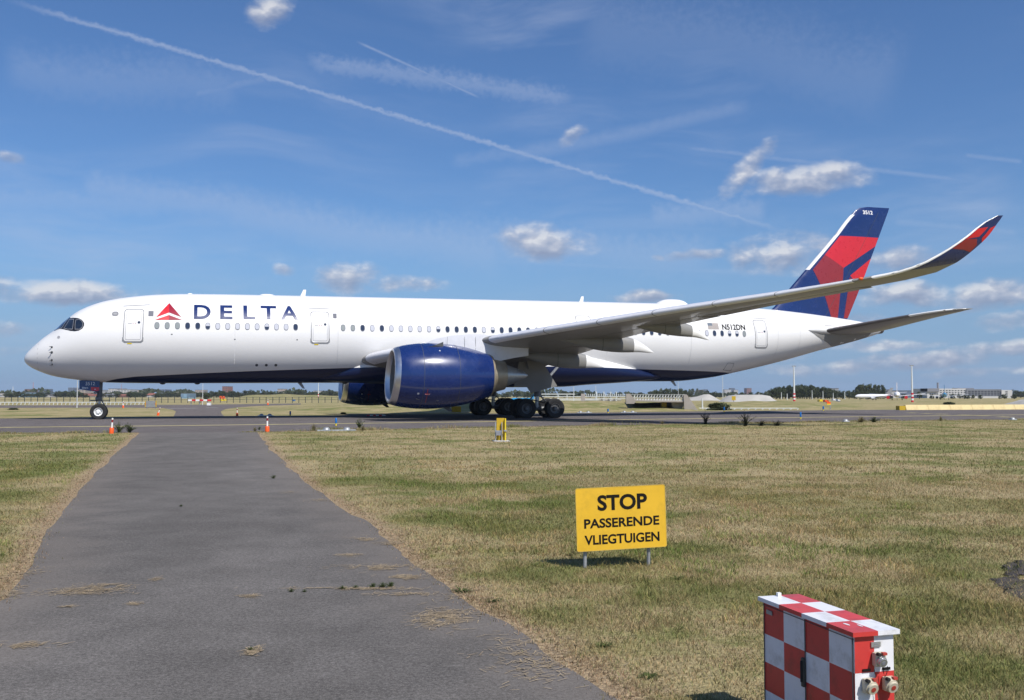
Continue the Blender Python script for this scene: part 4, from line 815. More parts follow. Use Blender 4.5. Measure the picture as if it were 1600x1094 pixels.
# ------------------------------------------------------------------ stop sign
def stop_sign():
    KS = .868
    lx_, ly_ = G(914.5, 888); rx2, ry2 = G(1014, 884.5); yaw = math.atan2(ry2-ly_, rx2-lx_); cx, cy = (lx_+rx2)/2, (ly_+ry2)/2
    S = empty('stop_sign', 'yellow sign on two grey posts reading STOP PASSERENDE VLIEGTUIGEN in the grass', 'sign', (cx, cy, 0), yaw); S.scale = (KS,)*3
    half = math.hypot(rx2-lx_, ry2-ly_)/2/KS; roll = .028
    for s in (-1, 1):
        mb = MB(); mb.tube([(s*half, .02, -.02), (s*half+.01, .0, .80)], .0195, 'galv', 14); mb.tube([(s*half+.01, .0, .80), (s*half+.01, 0, .812)], .021, 'box_grey', 14); mb.build('post', S, smooth=.8)
    MT = Matrix.Translation((.035, -.035, .515)) @ Matrix.Rotation(-roll, 4, 'Y')
    P = rrect(-.487, .487, -.325, .325, .022, 4); n = len(P); mb = MB()
    mb.add([tuple(MT @ Vector((x, y_, z))) for y_ in (-.005, .005) for x, z in P], [tuple(range(n)), tuple(range(n, 2*n))[::-1]]+[(k, (k+1)%n, n+(k+1)%n, n+k) for k in range(n)], 'sign_yellow')
    b = mb.build('board', S)
    mb = MB(); Q, R = rrect(-.488, .488, -.326, .326, .022, 4), rrect(-.481, .481, -.319, .319, .018, 4); n = len(Q)
    mb.add([tuple(MT @ Vector((x, -.0062, z))) for x, z in Q+R], [(k, (k+1)%n, n+(k+1)%n, n+k) for k in range(n)], 'sign_edge'); mb.build('rim', b)
    for txt, x0, x1, z0, z1, bd in (('STOP', -.255, .285, .083, .246, .032), ('PASSERENDE', -.404, .412, -.092, .006, .027), ('VLIEGTUIGEN', -.405, .409, -.262, -.162, .027)):
        V, Fc = text2d(txt, x0, x1, z0, z1, bd); mb = MB(); mb.add([tuple(MT @ Vector((x, -.0072, z))) for x, z in V], Fc, 'ink'); mb.build('lettering', b)
    for s in (-1, 1):
        for z in (.32, .7): mb = MB(); mb.box((s*half, .012, z), (.06, .05, .03), 'galv'); mb.build('clamp', S)
mat('sign_edge', (.62, .40, .06), .5, var=.2, vs=9)
stop_sign()
# ------------------------------------------------------------------ chequered power cabinet
def cabinet():
    Zt = .585; KS = .585/.685
    a, b, c = [np.array(AT(*q)) for q in ((1184, 930, 1), (1335, 990, 1), (1410, 986, 1))]
    def top(px, py): x, y = G(px, py, Zt); return np.array((x, y))
    P0, P1, P2 = top(1184, 932), top(1333, 989), top(1409.5, 985); L = np.linalg.norm(P1-P0); ux = (P1-P0)/L; Wd = np.linalg.norm(P2-P1); yaw = math.atan2(ux[1], ux[0])
    # local x runs towards the viewer along the long side, local -y... the narrow end is at x = L
    n_ = np.array((-ux[1], ux[0])); sgn = 1 if np.dot(P2-P1, n_) > 0 else -1
    Wd = .262; L = L/KS; Zt = .685
    Cb = empty('power_cabinet', 'red and white chequered power cabinet with sockets at the lower right', 'power box', (P0[0], P0[1], 0), yaw); Cb.scale = (KS,)*3
    ov = .022; X0, X1, Y0, Y1, H = ov, L-ov, ov*sgn, (Wd-ov)*sgn, Zt-.022
    zr = [0.0, .02, .175, .33, .485, H]; nx = 4
    def face(name, p, q, cols, flip, parity):
        mb = MB(); d = np.array(q)-np.array(p)
        for i in range(cols):
            for k in range(5):
                u, v = i/cols, (i+1)/cols; m = 'panel_red' if (i+k+parity) % 2 == 0 else 'panel_white'
                A0, A1 = np.array(p)+d*u, np.array(p)+d*v; mb.add([(*A0, zr[k]), (*A1, zr[k]), (*A1, zr[k+1]), (*A0, zr[k+1])], [(0,1,2,3)], m)
        return mb.build(name, Cb)
    face('side_panel', (X0, Y0), (X1, Y0), 4, 0, 0); face('side_panel', (X0, Y1), (X1, Y1), 4, 0, 1); face('end_panel', (X1, Y0), (X1, Y1), 2, 0, 0); face('end_panel', (X0, Y0), (X0, Y1), 2, 0, 1)
    # lid in chequered fields, each a raised slab
    for i in range(4):
        for j in range(2):
            x0, x1 = i*L/4, (i+1)*L/4; y0, y1 = sgn*Wd*(.0 if j == 0 else .53), sgn*Wd*(.53 if j == 0 else 1)
            mb = MB(); mb.box(((x0+x1)/2, (y0+y1)/2, Zt-.011), (x1-x0, abs(y1-y0), .022), 'panel_white' if (i+j) % 2 == 0 else 'panel_red'); mb.build('lid_field', Cb)
    # door seams, corner posts, handle, plates
    yo = Y0-.004*sgn
    for x in (X0+.012, (X0+X1)/2, X1-.012): mb = MB(); mb.box((x, yo, H/2), (.004, .004, H-.02), 'line_dark'); mb.build('door_seam', Cb)
    mb = MB(); mb.box(((X0+X1)/2, yo, H-.018), (X1-X0, .003, .003), 'line_dark'); mb.build('door_seam', Cb)
    hx = X0+(X1-X0)*.49; mb = MB(); mb.box((hx, Y0-.010*sgn, H-.285), (.026, .018, .15), 'box_dark'); me = bevel(mb.mesh('handle'), .006); obj('handle', me, Cb)
    mb = MB(); mb.box((hx, Y0-.022*sgn, H-.28), (.012, .010, .11), 'rubber'); obj('lever', bevel(mb.mesh('lever'), .004), Cb)
    mb = MB(); mb.box((X0+.07, yo, H-.05), (.06, .004, .022), 'galv'); mb.build('maker_plate', Cb)
    xe = X1+.002
    mb = MB(); mb.box((xe+.002, (Y0+Y1)/2+.006*sgn, H-.046), (.006, .052, .024), 'steel_pale'); pl = mb.build('plate', Cb)
    for k in (0, 1): mb = MB(); mb.box((xe+.0062, (Y0+Y1)/2+.006*sgn, H-.042-.009*k), (.001, .030-.010*(1-k), .003), 'box_grey'); mb.build('plate_print', pl)
    # angled socket
    def socket(y, z, r, ring_):
        mb = MB(); mb.box((xe+.018, y, z), (.036, .060, .066), 'socket_cream'); o = obj('socket', bevel(mb.mesh('socket'), .009), Cb)
        mb = MB(); ax = Vector((1, 0, -.35)).normalized(); c = Vector((xe+.034, y, z-.006)); mb.tube([c-ax*.008, c+ax*.008, c+ax*.009, c+ax*.020], [r*1.06, r*1.06, r*.9, r*.86], ring_, 22); mb.tube([c+ax*.0202, c+ax*.0215], [r*.42, r*.40], 'socket_red' if ring_ == 'socket_cream' else 'box_grey', 18); mb.build('socket_cover', o, smooth=.7)
        mb = MB(); mb.tube([c+Vector((0, -r*.8, .035)), c+Vector((.02, -r*.8, .035))], .009, 'rubber', 10); mb.box(tuple(c+Vector((.006, r*.5, .036))), (.02, .022, .012), 'socket_red'); mb.build('socket_hinge', o)
        return o
    ym = (Y0+Y1)/2+.012*sgn
    o = socket(ym, H-.112, .025, 'steel_pale'); socket(Y0+(Y1-Y0)*.29, H-.232, .031, 'socket_cream'); socket(Y0+(Y1-Y0)*.80, H-.232, .031, 'socket_cream')
    for f in (.28, .79): mb = MB(); mb.box((xe+.003, Y0+(Y1-Y0)*f, H-.165), (.006, .042, .012), 'ink'); mb.build('label_strip', Cb)
    mb = MB(); mb.tube([(xe+.05, ym+.0*sgn, H-.145), (xe+.045, ym+.004*sgn, H-.17), (xe+.04, ym+.014*sgn, H-.195), (xe+.04, ym+.026*sgn, H-.175), (xe+.045, ym+.026*sgn, H-.14)], .0018, 'ink', 6); mb.build('chain', o)
    mb = MB(); mb.tube([(xe+.01, ym-.022*sgn, H-.16), (xe+.02, ym-.018*sgn, H-.24), (xe+.02, ym-.008*sgn, H-.30)], .0018, 'line_dark', 6); mb.build('chain', o)
    mb = MB(); mb.box((L*.03, Wd*.45*sgn, Zt+.010), (.022, .02, .02), 'post_white'); mb.build('lid_stop', Cb)
    for (x, y, a, b_) in ((.82, .28, .030, .011), (.87, .46, .026, .009)): mb = MB(); mb.add([(L*x+a*math.cos(t)*random.uniform(.7, 1), sgn*Wd*y+b_*math.sin(t)*random.uniform(.6, 1), Zt+.0015) for t in (2*math.pi*k/12 for k in range(12))], [tuple(range(12))], 'panel_white'); mb.build('worn_spot', Cb)
mat('panel_grime', (.30, .29, .27), .7, var=.3, vs=14)
mat('box_dark', (.05, .052, .045), .5, var=.2, vs=10); mat('socket_red', (.40, .05, .035), .5)
cabinet()
# ------------------------------------------------------------------ yellow board seen from behind, beside the taxiway
def marker_board():
    x, y = G(781, 690); B = empty('taxiway_board', 'narrow yellow board on a grey frame beside the taxiway under the wing', 'sign', (x, y, 0), .12); k = y/F   # metres per pixel
    z = lambda py: (690-py)*k
    mb = MB(); mb.box((1*k, .03, (z(654.5)+.02)/2+.02), (12*k, .05, z(654.5)-.02), 'board_yellow'); mb.build('board', B)
    mb = MB(); mb.box((8.3*k, -.01, z(655)/2+.03), (1.9*k, .16, z(655)-.02), 'yellow_marker'); mb.build('side_edge', B)
    for xx in (-7.2, 2.8): mb = MB(); mb.box((xx*k, -.06, z(660)/2), (1.3*k, .06, z(660)), 'steel_pale'); mb.build('frame_post', B)
    mb = MB(); mb.box((-2*k, -.05, z(674)), (10*k, .04, .05), 'steel_pale'); mb.build('crossbar', B); mb = MB(); mb.box((8*k, -.11, z(673)), (5*k, .04, .05), 'steel_pale'); mb.build('crossbar', B)
    mb = MB(); mb.box((-3*k, -.12, z(677)), (7.5*k, .10, 6.2*k), 'box_grey'); mb.build('junction_box', B)
    mb = MB(); mb.box((2*k, 0, .015), (26*k, .6, .05), 'concrete_pale'); obj('slab', bevel(mb.mesh('slab'), .02, 1), B)
marker_board()
# ------------------------------------------------------------------ delineators and edge markers
def delineator(px, pb, pt, lean=0.0, where=''):
    x, y = G(px, pb); k = y/F; H = (pb-pt)*k; D = empty('delineator', 'orange-based white delineator post '+where, 'marker post', (x, y, 0), 0, 'orange-based delineator posts')
    r = .105*H/.72; b = H*.38; P = lambda z: (lean*z, 0, z)
    mb = MB(); mb.tube([P(0), P(b*.06), P(b*.92), P(b)], [r, r, r*.93, r*.75], 'orange', 16); mb.build('base', D, smooth=.7)
    mb = MB(); mb.tube([P(b), P(H*.72)], r*.38, 'post_white', 12); mb.build('post', D, smooth=.8)
    mb = MB(); mb.tube([P(H*.72), P(H*.90)], r*.39, 'dark_red', 12); mb.build('red_band', D, smooth=.8)
    mb = MB(); mb.tube([P(H*.90), P(H), P(H*1.005)], [r*.38, r*.38, r*.2], 'post_white', 12); mb.build('cap', D, smooth=.8)
for a in ((174, 677.5, 653.5, .06, 'at the left corner of the service road'), (417.5, 675, 651, 0, 'at the right corner of the service road'), (192.5, 637.5, 627.5, 0, 'behind the nose wheel'), (246.5, 649.5, 637, .28, 'leaning in the grass beyond the taxiway'), (370.5, 650, 637.5, 0, 'right of the perimeter road mouth'), (418.5, 632.8, 624, 0, 'farthest away on the grass bank')): delineator(*a)
def edge_marker(px, pb, pt, where):
    x, y = G(px, pb); k = y/F; H = (pb-pt)*k; D = empty('edge_marker', 'blue and yellow taxiway edge marker '+where, 'marker post', (x, y, 0), 0, 'blue and yellow edge markers'); r = max(.055, 1.3*k)
    mb = MB(); mb.tube([(0,0,0), (0,0,H*.33)], r*.75, 'yellow_marker', 12); mb.build('base', D, smooth=.8)
    mb = MB(); mb.tube([(0,0,H*.33), (0,0,H*.97), (0,0,H)], [r, r, r*.8], 'blue_marker', 12); mb.build('sleeve', D, smooth=.8)
for a in ((525, 665.5, 653.2, 'standing on the near half of the taxiway'), (453.5, 650.5, 642.5, 'beyond the taxiway left of the engines'), (950, 645.5, 639, 'beyond the taxiway behind the main wheels'), (1131.5, 644, 636, 'in front of the round bush'), (1251, 655.2, 644, 'right of the dark weeds'), (1286.5, 641.8, 635, 'below the orange information board')): edge_marker(*a)
def light_bar(px, py, half, label, n=2):
    x, y = G(px, py); k = y/F; D = empty('light_fixture', label, 'airfield light', (x, y, 0), .2)
    mb = MB(); mb.box((0, 0, .03), (half*2*k, .35, .06), 'steel_pale'); obj('plinth', bevel(mb.mesh('plinth'), .015, 1), D)
    for i in range(n): mb = MB(); mb.lathe([(.06, .16), (.12, .14), (.17, .09), (.18, .001)], 'galv', ((i-(n-1)/2)*half*1.05*k, 0, 0), 'z', 14); mb.build('lamp_head', D, smooth=.8)
light_bar(526, 673.7, 30, 'pair of low lights on a pale bar at the near taxiway edge'); light_bar(1321, 659.5, 5, 'single low light at the near taxiway edge right of the weeds', 1); light_bar(1582, 656.5, 5, 'single low light at the near taxiway edge by the right border', 1)
light_bar(415, 650.2, 12, 'low pale light fixture in the far grass under the fuselage'); light_bar(913, 645.5, 12, 'low pale light fixture behind the main wheels'); light_bar(982, 645, 13, 'low pale light fixture below the concrete bridge')
# ------------------------------------------------------------------ weeds
def leafmat(name, c):
    m = mat(name, c, .8, spec=.15, var=.3, vs=4); n = NT(m.node_tree); b = n.n['Principled BSDF']; tr = n.new('ShaderNodeBsdfTranslucent'); tr.inputs[0].default_value = (*c, 1)
    mx = n.new('ShaderNodeMixShader'); mx.inputs[0].default_value = .25; n.put(mx.inputs[1], b.outputs[0]); n.put(mx.inputs[2], tr.outputs[0]); n.put(n.n['Material Output'].inputs[0], mx.outputs[0])
for nm, c in (('leaf_a', (.062, .078, .036)), ('leaf_b', (.082, .095, .046)), ('leaf_c', (.048, .060, .032)), ('weed_green', (.075, .105, .03)), ('weed_dark', (.030, .034, .018)), ('weed_straw', (.20, .17, .085))): leafmat(nm, c)
def weed_mesh(kind, seed):
    r = random.Random(seed); st, lf = MB(), MB(); lm = {'green': 'weed_green', 'dark': 'weed_dark', 'straw': 'weed_straw', 'rosette': 'weed_green'}[kind]
    n = {'green': 34, 'dark': 30, 'straw': 90, 'rosette': 46}[kind]
    for i in range(n):
        a = r.uniform(0, 6.283); h = r.uniform(.45, 1.0); sp = r.uniform(.05, .75) if kind != 'rosette' else r.uniform(.5, 1.0); hh = h*(1.15-.6*sp) if kind != 'rosette' else h*r.uniform(.12, .45)
        p0 = (r.gauss(0, .06), r.gauss(0, .06), 0); p1 = (p0[0]+math.cos(a)*sp*.4, p0[1]+math.sin(a)*sp*.4, hh*.65); p2 = (p0[0]+math.cos(a)*sp, p0[1]+math.sin(a)*sp, hh)
        if kind in ('straw', 'rosette'):
            w = .012 if kind == 'straw' else .03; c, s = -math.sin(a)*w, math.cos(a)*w
            lf.add([(p0[0]-c, p0[1]-s, 0), (p0[0]+c, p0[1]+s, 0), (p1[0]+c, p1[1]+s, p1[2]), (p1[0]-c, p1[1]-s, p1[2]), p2], [(0,1,2,3), (3,2,4)], lm); continue
        st.tube([p0, p1, p2], [.014, .011, .006], 'weed_dark' if kind == 'dark' else lm, 4)
        for k in range(14 if kind == 'green' else 9):
            u = r.uniform(.2, 1); q = [p0[j]+(p1[j]-p0[j])*u*2 if u < .5 else p1[j]+(p2[j]-p1[j])*(u*2-1) for j in range(3)]; b = r.uniform(0, 6.283); l = r.uniform(.06, .14); w = l*.38; dz = r.uniform(-.02, .05); c, s = math.cos(b), math.sin(b)
            lf.add([tuple(q), (q[0]+c*l*.5-s*w, q[1]+s*l*.5+c*w, q[2]+dz), (q[0]+c*l, q[1]+s*l, q[2]+dz*1.5), (q[0]+c*l*.5+s*w, q[1]+s*l*.5-c*w, q[2]+dz)], [(0,1,2,3)], lm)
    return st, lf
WD = {}
def weed(px, py, hpx, kind, label, wide=1.0, seed=1, group='weeds along the taxiway edge'):
    x, y = G(px, py); k = y/F*hpx; key = (kind, seed)
    if key not in WD: a, b = weed_mesh(*key); WD[key] = (a.mesh('stem') if a.v else None, b.mesh('foliage'))
    P = empty('weed', label, 'weed', (x, y, 0), seed*1.3, group); P.scale = (k*wide, k*wide, k); st, lf = WD[key]
    if st: obj('stem', st, P)
    obj('foliage', lf, P)
for a in ((186, 676, 17, 'green', 'dark leafy weed right of the left delineator', 1.0, 1), (202, 676, 15, 'green', 'bushy weed at the left corner of the service road', 1.2, 2), (398, 674, 8, 'straw', 'dry tuft at the right corner of the service road', 1.3, 1), (405, 672, 6, 'green', 'small green weed left of the right delineator', 1, 3), (490, 673, 12, 'straw', 'straw-coloured tuft left of the pair of low lights', 1.5, 2), (562, 672, 20, 'green', 'tall thin green weed right of the pair of low lights', .7, 4), (567, 673, 10, 'straw', 'dry tuft at the foot of the tall thin weed', 1.2, 3),
          (1102, 663, 21, 'dark', 'bare dark stems at the taxiway edge right of the bridge', .75, 5), (1165, 666, 22, 'dark', 'dark spiky weed, tallest of the cluster on the shaded edge', 1.0, 6), (1190, 665.5, 10, 'dark', 'low dark weed in the middle of the shaded cluster', 2.6, 7), (1214, 665.5, 9, 'dark', 'low dark weed at the right end of the shaded cluster', 2.8, 8), (1345, 660, 11, 'straw', 'straw-green tuft right of the single low light', 2.2, 4), (1365, 660, 9, 'green', 'low green tuft beside the straw-green one', 2.2, 9), (1035, 663, 7, 'straw', 'pale tuft on the taxiway edge under the tail', 1.6, 5), (1470, 658, 9, 'straw', 'feathery pale tuft near the right border of the taxiway', 1.0, 6)): weed(*a)
for i, a in enumerate(((1103, 896, 20, 'rosette', 'broad green grass tuft right of the stop sign', 1.3, 11), (1058, 905, 16, 'rosette', 'small green tuft in front of the right sign post', 1.2, 12), (890, 868, 14, 'rosette', 'green tuft left of the stop sign', 1.2, 13), (720, 925, 18, 'rosette', 'dark green clump on the road edge left of the sign', 1.6, 14), (770, 940, 16, 'rosette', 'green clump in the verge below the sign', 1.5, 15), (945, 1010, 18, 'rosette', 'low green clump left of the chequered cabinet', 1.5, 16), (1015, 1058, 18, 'rosette', 'fresh green clump nearest the cabinet shadow', 1.6, 17))): weed(*a, group='green tufts in the verge')
for i, (px, py, h) in enumerate(((598, 919, 9), (582, 919, 8), (535, 922, 7), (556, 920, 6), (610, 918, 9), (455, 926, 6), (476, 926, 5), (427, 748, 6), (392, 1018, 7), (283, 792, 4))): weed(px, py, h, 'green', 'tiny green weed growing in a crack of the service road', 1.6, 20+i % 3, 'weeds in the asphalt cracks')
# ------------------------------------------------------------------ background: banks, fences, bridge, masts
grass_mat('grass_bank')
def bank(name, prof, y0, yc, y1, label=None):
    """low grass embankment: (photo column, crest height) along x"""
    mb = MB(); R = []
    xs_ = np.linspace(prof[0][0], prof[-1][0], 70)
    for q in xs_:
        h = np.interp(q, [p[0] for p in prof], [p[1] for p in prof]); col = []
        for f in (0, .15, .4, .7, 1.0): Y = y0+(yc-y0)*f; col.append(((q-800)/F*Y, Y, -.02+h*(f*f*(3-2*f))*(1+.05*math.sin(q*.13))))
        for f in (.3, .7, 1.0): Y = yc+(y1-yc)*f; col.append(((q-800)/F*Y, Y, -.02+h*(1-f)))
        R.append(col)
    mb.loft(R, 'grass_bank', closed=False); o = mb.build(name, smooth=3.2, kind='structure')
    at = o.data.attributes.new('edge', 'FLOAT', 'POINT'); at.data.foreach_set('value', [2.0]*len(o.data.vertices))
bank('grass_bank', [(410,0),(450,.15),(500,.40),(560,.62),(700,.80),(900,.95),(1040,.98),(1080,.6),(1100,0)], 97, 112, 130)
bank('grass_bank', [(1085,0),(1110,.5),(1180,.72),(1260,.7),(1310,.4),(1350,0)], 118, 150, 190)
bank('grass_mound', [(355,0),(385,1.6),(440,2.1),(520,1.5),(600,1.2),(690,0)], 330, 400, 470)
def bb(name, x, y, z0, z1, dx, dy, m, parent, rz=0.0): mb = MB(); mb.box((x, y, (z0+z1)/2), (dx, dy, z1-z0), m, rz); return mb.build(name, parent)
# perimeter fence
def fence():
    Y0_, k = 205.0, 205.0/F; Fn = empty('perimeter_fence', 'dark post and wire perimeter fence at the left beyond the roads', 'fence', (0, Y0_, 0)); pm = MB(); pm.box((0, 0, .62), (.11, .11, 1.24), 'fence_dark'); pm = pm.mesh('post')
    for i in range(60): obj('post', pm, Fn, loc=((-12+i*10.2-800)*k, random.uniform(-.1, .1), 0))
    a, b = (-20-800)*k, (600-800)*k
    for z in (1.18, .66): mb = MB(); mb.tube([(a, 0, z), (b, 0, z)], .028, 'fence_dark', 5); mb.build('wire', Fn)
fence()
def rail(name, label, px0, px1, py, h, step, mt='white_rail', th=.07, cat='guard rail'):
    (x0, y0), (x1, y1) = G(px0, py), G(px1, py); R = empty(name, label, cat, (x0, y0, 0)); mb = MB(); mb.tube([(0, 0, h), (x1-x0, y1-y0, h)], th, mt, 6); mb.build('beam', R)
    n = int((px1-px0)/step); pm = MB(); pm.add([(-.05,-.05,0),(.05,-.05,0),(.05,.05,0),(-.05,.05,0),(.05,-.05,h),(.15,-.05,h),(.15,.05,h),(.05,.05,h)], [(0,1,5,4),(1,2,6,5),(2,3,7,6),(3,0,4,7)], mt); pm = pm.mesh('post')
    for i in range(n+1): u = i/n; obj('post', pm, R, loc=((x1-x0)*u, (y1-y0)*u, 0))
rail('guard_rail', 'low white guard rail in front of the perimeter fence', -12, 236, 632.8, .42, 6.3); rail('guard_rail', 'low white rail along the foot of the right grass bank', 1092, 1246, 640.2, .15, 11, th=.05)
def pole(name, label, px, pb, pt, r0, mt='white_rail', band=None, head=False, cat='lamp post'):
    x, y = G(px, pb); k = y/F; H = (pb-pt)*k; P = empty(name, label, cat, (x, y, 0)); s = 0
    if band:
        s = (pb-band)*k; n = 5; mb = None
        for i in range(n): mb = MB(); mb.tube([(0, 0, s*i/n), (0, 0, s*(i+1)/n)], r0*1.25, 'red' if i % 2 == 0 else 'post_white', 8); mb.build('band', P)
    mb = MB(); mb.tube([(0, 0, s), (0, 0, H)], [r0, r0*.6], mt, 8); mb.build('shaft', P)
    if head:
        mb = MB(); mb.box((0, 0, H), (5.5*k, .3, .35*k+.1), 'galv'); mb.build('crossarm', P)
        for sx in (-1, 1): mb = MB(); mb.box((sx*2.3*k, 0, H-.6*k), (1.3*k, .4, 1.0*k), 'galv'); mb.build('lamp_head', P)
mat('galv_pale', (.45, .46, .47), .6)
pole('lamp_post', 'pale grey lamp post behind the nose of the airliner', 120.2, 637.5, 594, .075, 'galv_pale'); pole('lamp_post', 'thin pale lamp post at the perimeter road junction', 316.5, 633, 599, .055)
pole('mast', 'thin white mast with red and white foot seen under the fuselage', 497.3, 624.5, 596, .16, band=616, cat='mast')
pole('light_mast', 'tall white floodlight mast with striped foot before the dark wood', 1241, 627, 572, .26, band=614.5, head=True, cat='light mast'); pole('light_mast', 'tall white floodlight mast with striped foot left of the office building', 1425.5, 628.5, 571, .24, band=614, head=True, cat='light mast')
for px, a, b, lb in ((1129.5, 627, 588, 'faint thin mast under the rear fuselage'), (896.5, 628, 604, 'thin white pole right of the main wheels'), (931, 627, 603, 'thin white pole above the pale railing'), (1060, 624, 597, 'thin white pole above the bridge railing'), (1097.5, 640, 622.5, 'short grey pole right of the bridge')): pole('thin_mast', lb, px, a, b, .09 if px != 1097.5 else .10, cat='mast')
for i, (px, a, b) in enumerate(((1269, 624, 610), (1286, 624, 611), (1320, 624, 612), (1358, 623, 613), (1302, 624, 614), (1186, 624, 614), (1221, 624, 613), (1230, 625, 615))): pole('thin_lamp', 'small distant lamp post standing before the dark wood', px, a, b, .16)
for o in [q for q in COL.objects if q.name.startswith('thin_lamp')]: o['group'] = 'distant lamp posts before the wood'
# red and white road barrier, grey sign back
def barrier():
    x, y = G(312, 633.5); k = y/F; B = empty('road_barrier', 'red and white striped boom barrier across the perimeter road', 'barrier', (x, y, 0))
    for i in range(6): bb('stripe', (-18+6*i+3)*k, 0, (633.5-626.8)*k, (633.5-624.2)*k, 6*k*.995, .25, 'red' if i % 2 else 'post_white', B)
    for sx in (-14, -1, 12): bb('leg', sx*k, .15, 0, (633.5-627)*k, .9*k, .15, 'galv', B)
    bb('control_box', 15.5*k, -.3, 0, 4.2*k, 5*k, .6, 'post_white', B)
barrier()
def sign_back():
    x, y = G(235.5, 639.2); k = y/F; B = empty('sign_back', 'grey back of a board with yellow edges on two legs beyond the taxiway', 'sign', (x, y, 0)); z = lambda p: (639.2-p)*k
    bb('panel', 0, 0, z(636), z(626.5), 15*k, .08, 'galv', B)
    for s in (-1, 1): bb('leg', s*6.3*k, .08, 0, z(628), .9*k, .08, 'galv', B); bb('edge', s*8.2*k, 0, z(636), z(626.5), 1.2*k, .12, 'board_yellow', B); bb('reflector', s*7.6*k, -.07, z(632), z(630.4), .8*k, .04, 'orange', B)
sign_back()
# concrete bridge with lattice railings
def bridge():
    x, y = G(1020, 641.5); k = y/F; B = empty('concrete_bridge', 'grey concrete bridge with lattice railing and sloping wing walls', 'bridge', (x, y, 0)); z = lambda p: (641.5-p)*k; X = lambda p: (p-1020)*k
    def wall(name, P, y0, y1, m='concrete'):
        mb = MB(); n = len(P); mb.add([(X(a), yy, z(b)) for yy in (y0, y1) for a, b in P], [tuple(range(n)), tuple(range(n, 2*n))[::-1]]+[(i, (i+1)%n, n+(i+1)%n, n+i) for i in range(n)], m); mb.build(name, B)
    wall('wing_wall', [(1068,641.5),(1089.5,641.5),(1086,637),(1072,616.5),(1067,617)], -.5, .0); wall('wing_wall', [(977.5,615.5),(984,615.5),(993,626.5),(990,631),(977.5,631)], -.5, 0)
    wall('deck', [(988,625.2),(1069,626.2),(1069,628.6),(1035,628.4),(988,626.8)], -.35, 6.0); wall('abutment', [(1054,641.5),(1066,641.5),(1071,628.6),(1050,628.6)], .4, 4.0); wall('pier', [(1036.5,641.5),(1044,641.5),(1044,628.4),(1036.5,628.4)], 1.0, 2.0, 'board_yellow')
    for i in range(18):
        p = 990+i*4.4
        for (b, t) in ((625.6, 621.2), (620.6, 616.4)): wall('railing_post', [(p, b), (p+1.5, b), (p+3.0, t), (p+1.5, t)], -.22, -.14, 'white_rail')
    for pz in (616.2, 621.0, 625.2): wall('railing_bar', [(986,pz),(1070,pz+.3),(1070,pz+.75),(986,pz+.45)], -.28, -.2, 'white_rail')
    wall('far_kerb', [(988,623.6),(1068,624.2),(1068,625.6),(988,625)], 5.6, 5.9, 'concrete')
bridge()
def gantry():
    Y = 190.0; k = Y/F; B = empty('pale_railing', 'long pale railing with uprights left of the concrete bridge', 'railing', ((910-800)*k, Y, 0)); z = lambda p: CAMH+(YH-p)*k; X = lambda p: (p-910)*k
    for a, b, p0, p1 in ((845, 980, 619.3, 620.2), (850, 980, 622.6, 623.2), (846, 898, 615.3, 616.5), (845, 935, 624.2, 625.6)): bb('beam', (X(a)+X(b))/2, 0, z(p1), z(p0), X(b)-X(a), .15, 'white_rail', B)
    for p, t in ((932, 612), (943.5, 612), (954.2, 612), (963, 612.2), (872, 616), (886, 616)): bb('upright', X(p), .1, 0, z(t), 1.3*k, .15, 'white_rail', B)
    for i in range(22): p = 914+i*2.9; bb('lattice', X(p), .3, z(619), z(615.5), .9*k, .1, 'white_rail', B)
    bb('end_block', X(911), .3, 0, z(615.2), 6*k, .8, 'concrete', B); bb('vehicle_row', X(940), 1.4, 0, z(623.3), 62*k, 1.6, 'concrete_pale', B)
gantry()
# cream concrete barrier at the right
def cream():
    a, b = G(1413.5, 641), G(1616, 640.0); n = 6; B = empty('concrete_barrier', 'long cream yellow concrete barrier at the right edge of the taxiway', 'barrier', (a[0], a[1], 0), math.atan2(b[1]-a[1], b[0]-a[0])); L = math.hypot(b[0]-a[0], b[1]-a[1]); H = 8.2*a[1]/F
    pm = MB(); l = L/n*.995; pm.add([(x, yy, zz) for x in (0, l) for yy, zz in ((-.3, 0), (-.27, .12), (-.14, H), (.14, H), (.27, .12), (.3, 0))], [(0,1,2,3,4,5), (11,10,9,8,7,6)]+[(k, (k+1)%6, 6+(k+1)%6, 6+k) for k in range(6)], 'barrier_cream'); pm = bevel(pm.mesh('segment'), .02, 1)
    for i in range(n): obj('segment', pm, B, loc=(L/n*i, 0, 0))
    mb = MB(); mb.box((-.45, .05, H*.42), (.75, .6, H*.8), 'board_yellow'); mb.build('end_marker', B)
cream()
# heaps, boards, vehicles
def heap(name, label, px, pb, pts, depth, mt):
    x, y = G(px, pb); k = y/F; mb = MB(); R = []
    for f, s in ((-1, .02), (-.7, .55), (-.35, .95), (0, 1), (.4, .9), (1, .02)): R.append([((p-px)*k*(1-.12*abs(f)), f*depth, max(0, (pb-t)*k*s)) for p, t in pts])
    mb.loft(R, mt, closed=False); mb.build(name, smooth=3.2, label=label, cat='heap', loc=(x, y, 0))
heap('gravel_heap', 'long pale flat-topped heap of gravel under the tail', 1170, 628, [(1124,628),(1132,622),(1139,618.2),(1150,617),(1190,616.8),(1200,618.4),(1206,623),(1213,628)], 7, 'concrete_pale')
heap('gravel_heap', 'pale pointed heap of rubble right of the bridge', 1097, 626, [(1066,626),(1076,621.5),(1090,619.5),(1100,616.4),(1107,616.2),(1114,620),(1124,626)], 8, 'concrete_pale')
heap('gravel_heap', 'low sandy heap at the right border of the picture', 1600, 632, [(1588,632),(1596,627),(1606,624),(1640,622),(1650,632)], 6, 'concrete_pale')
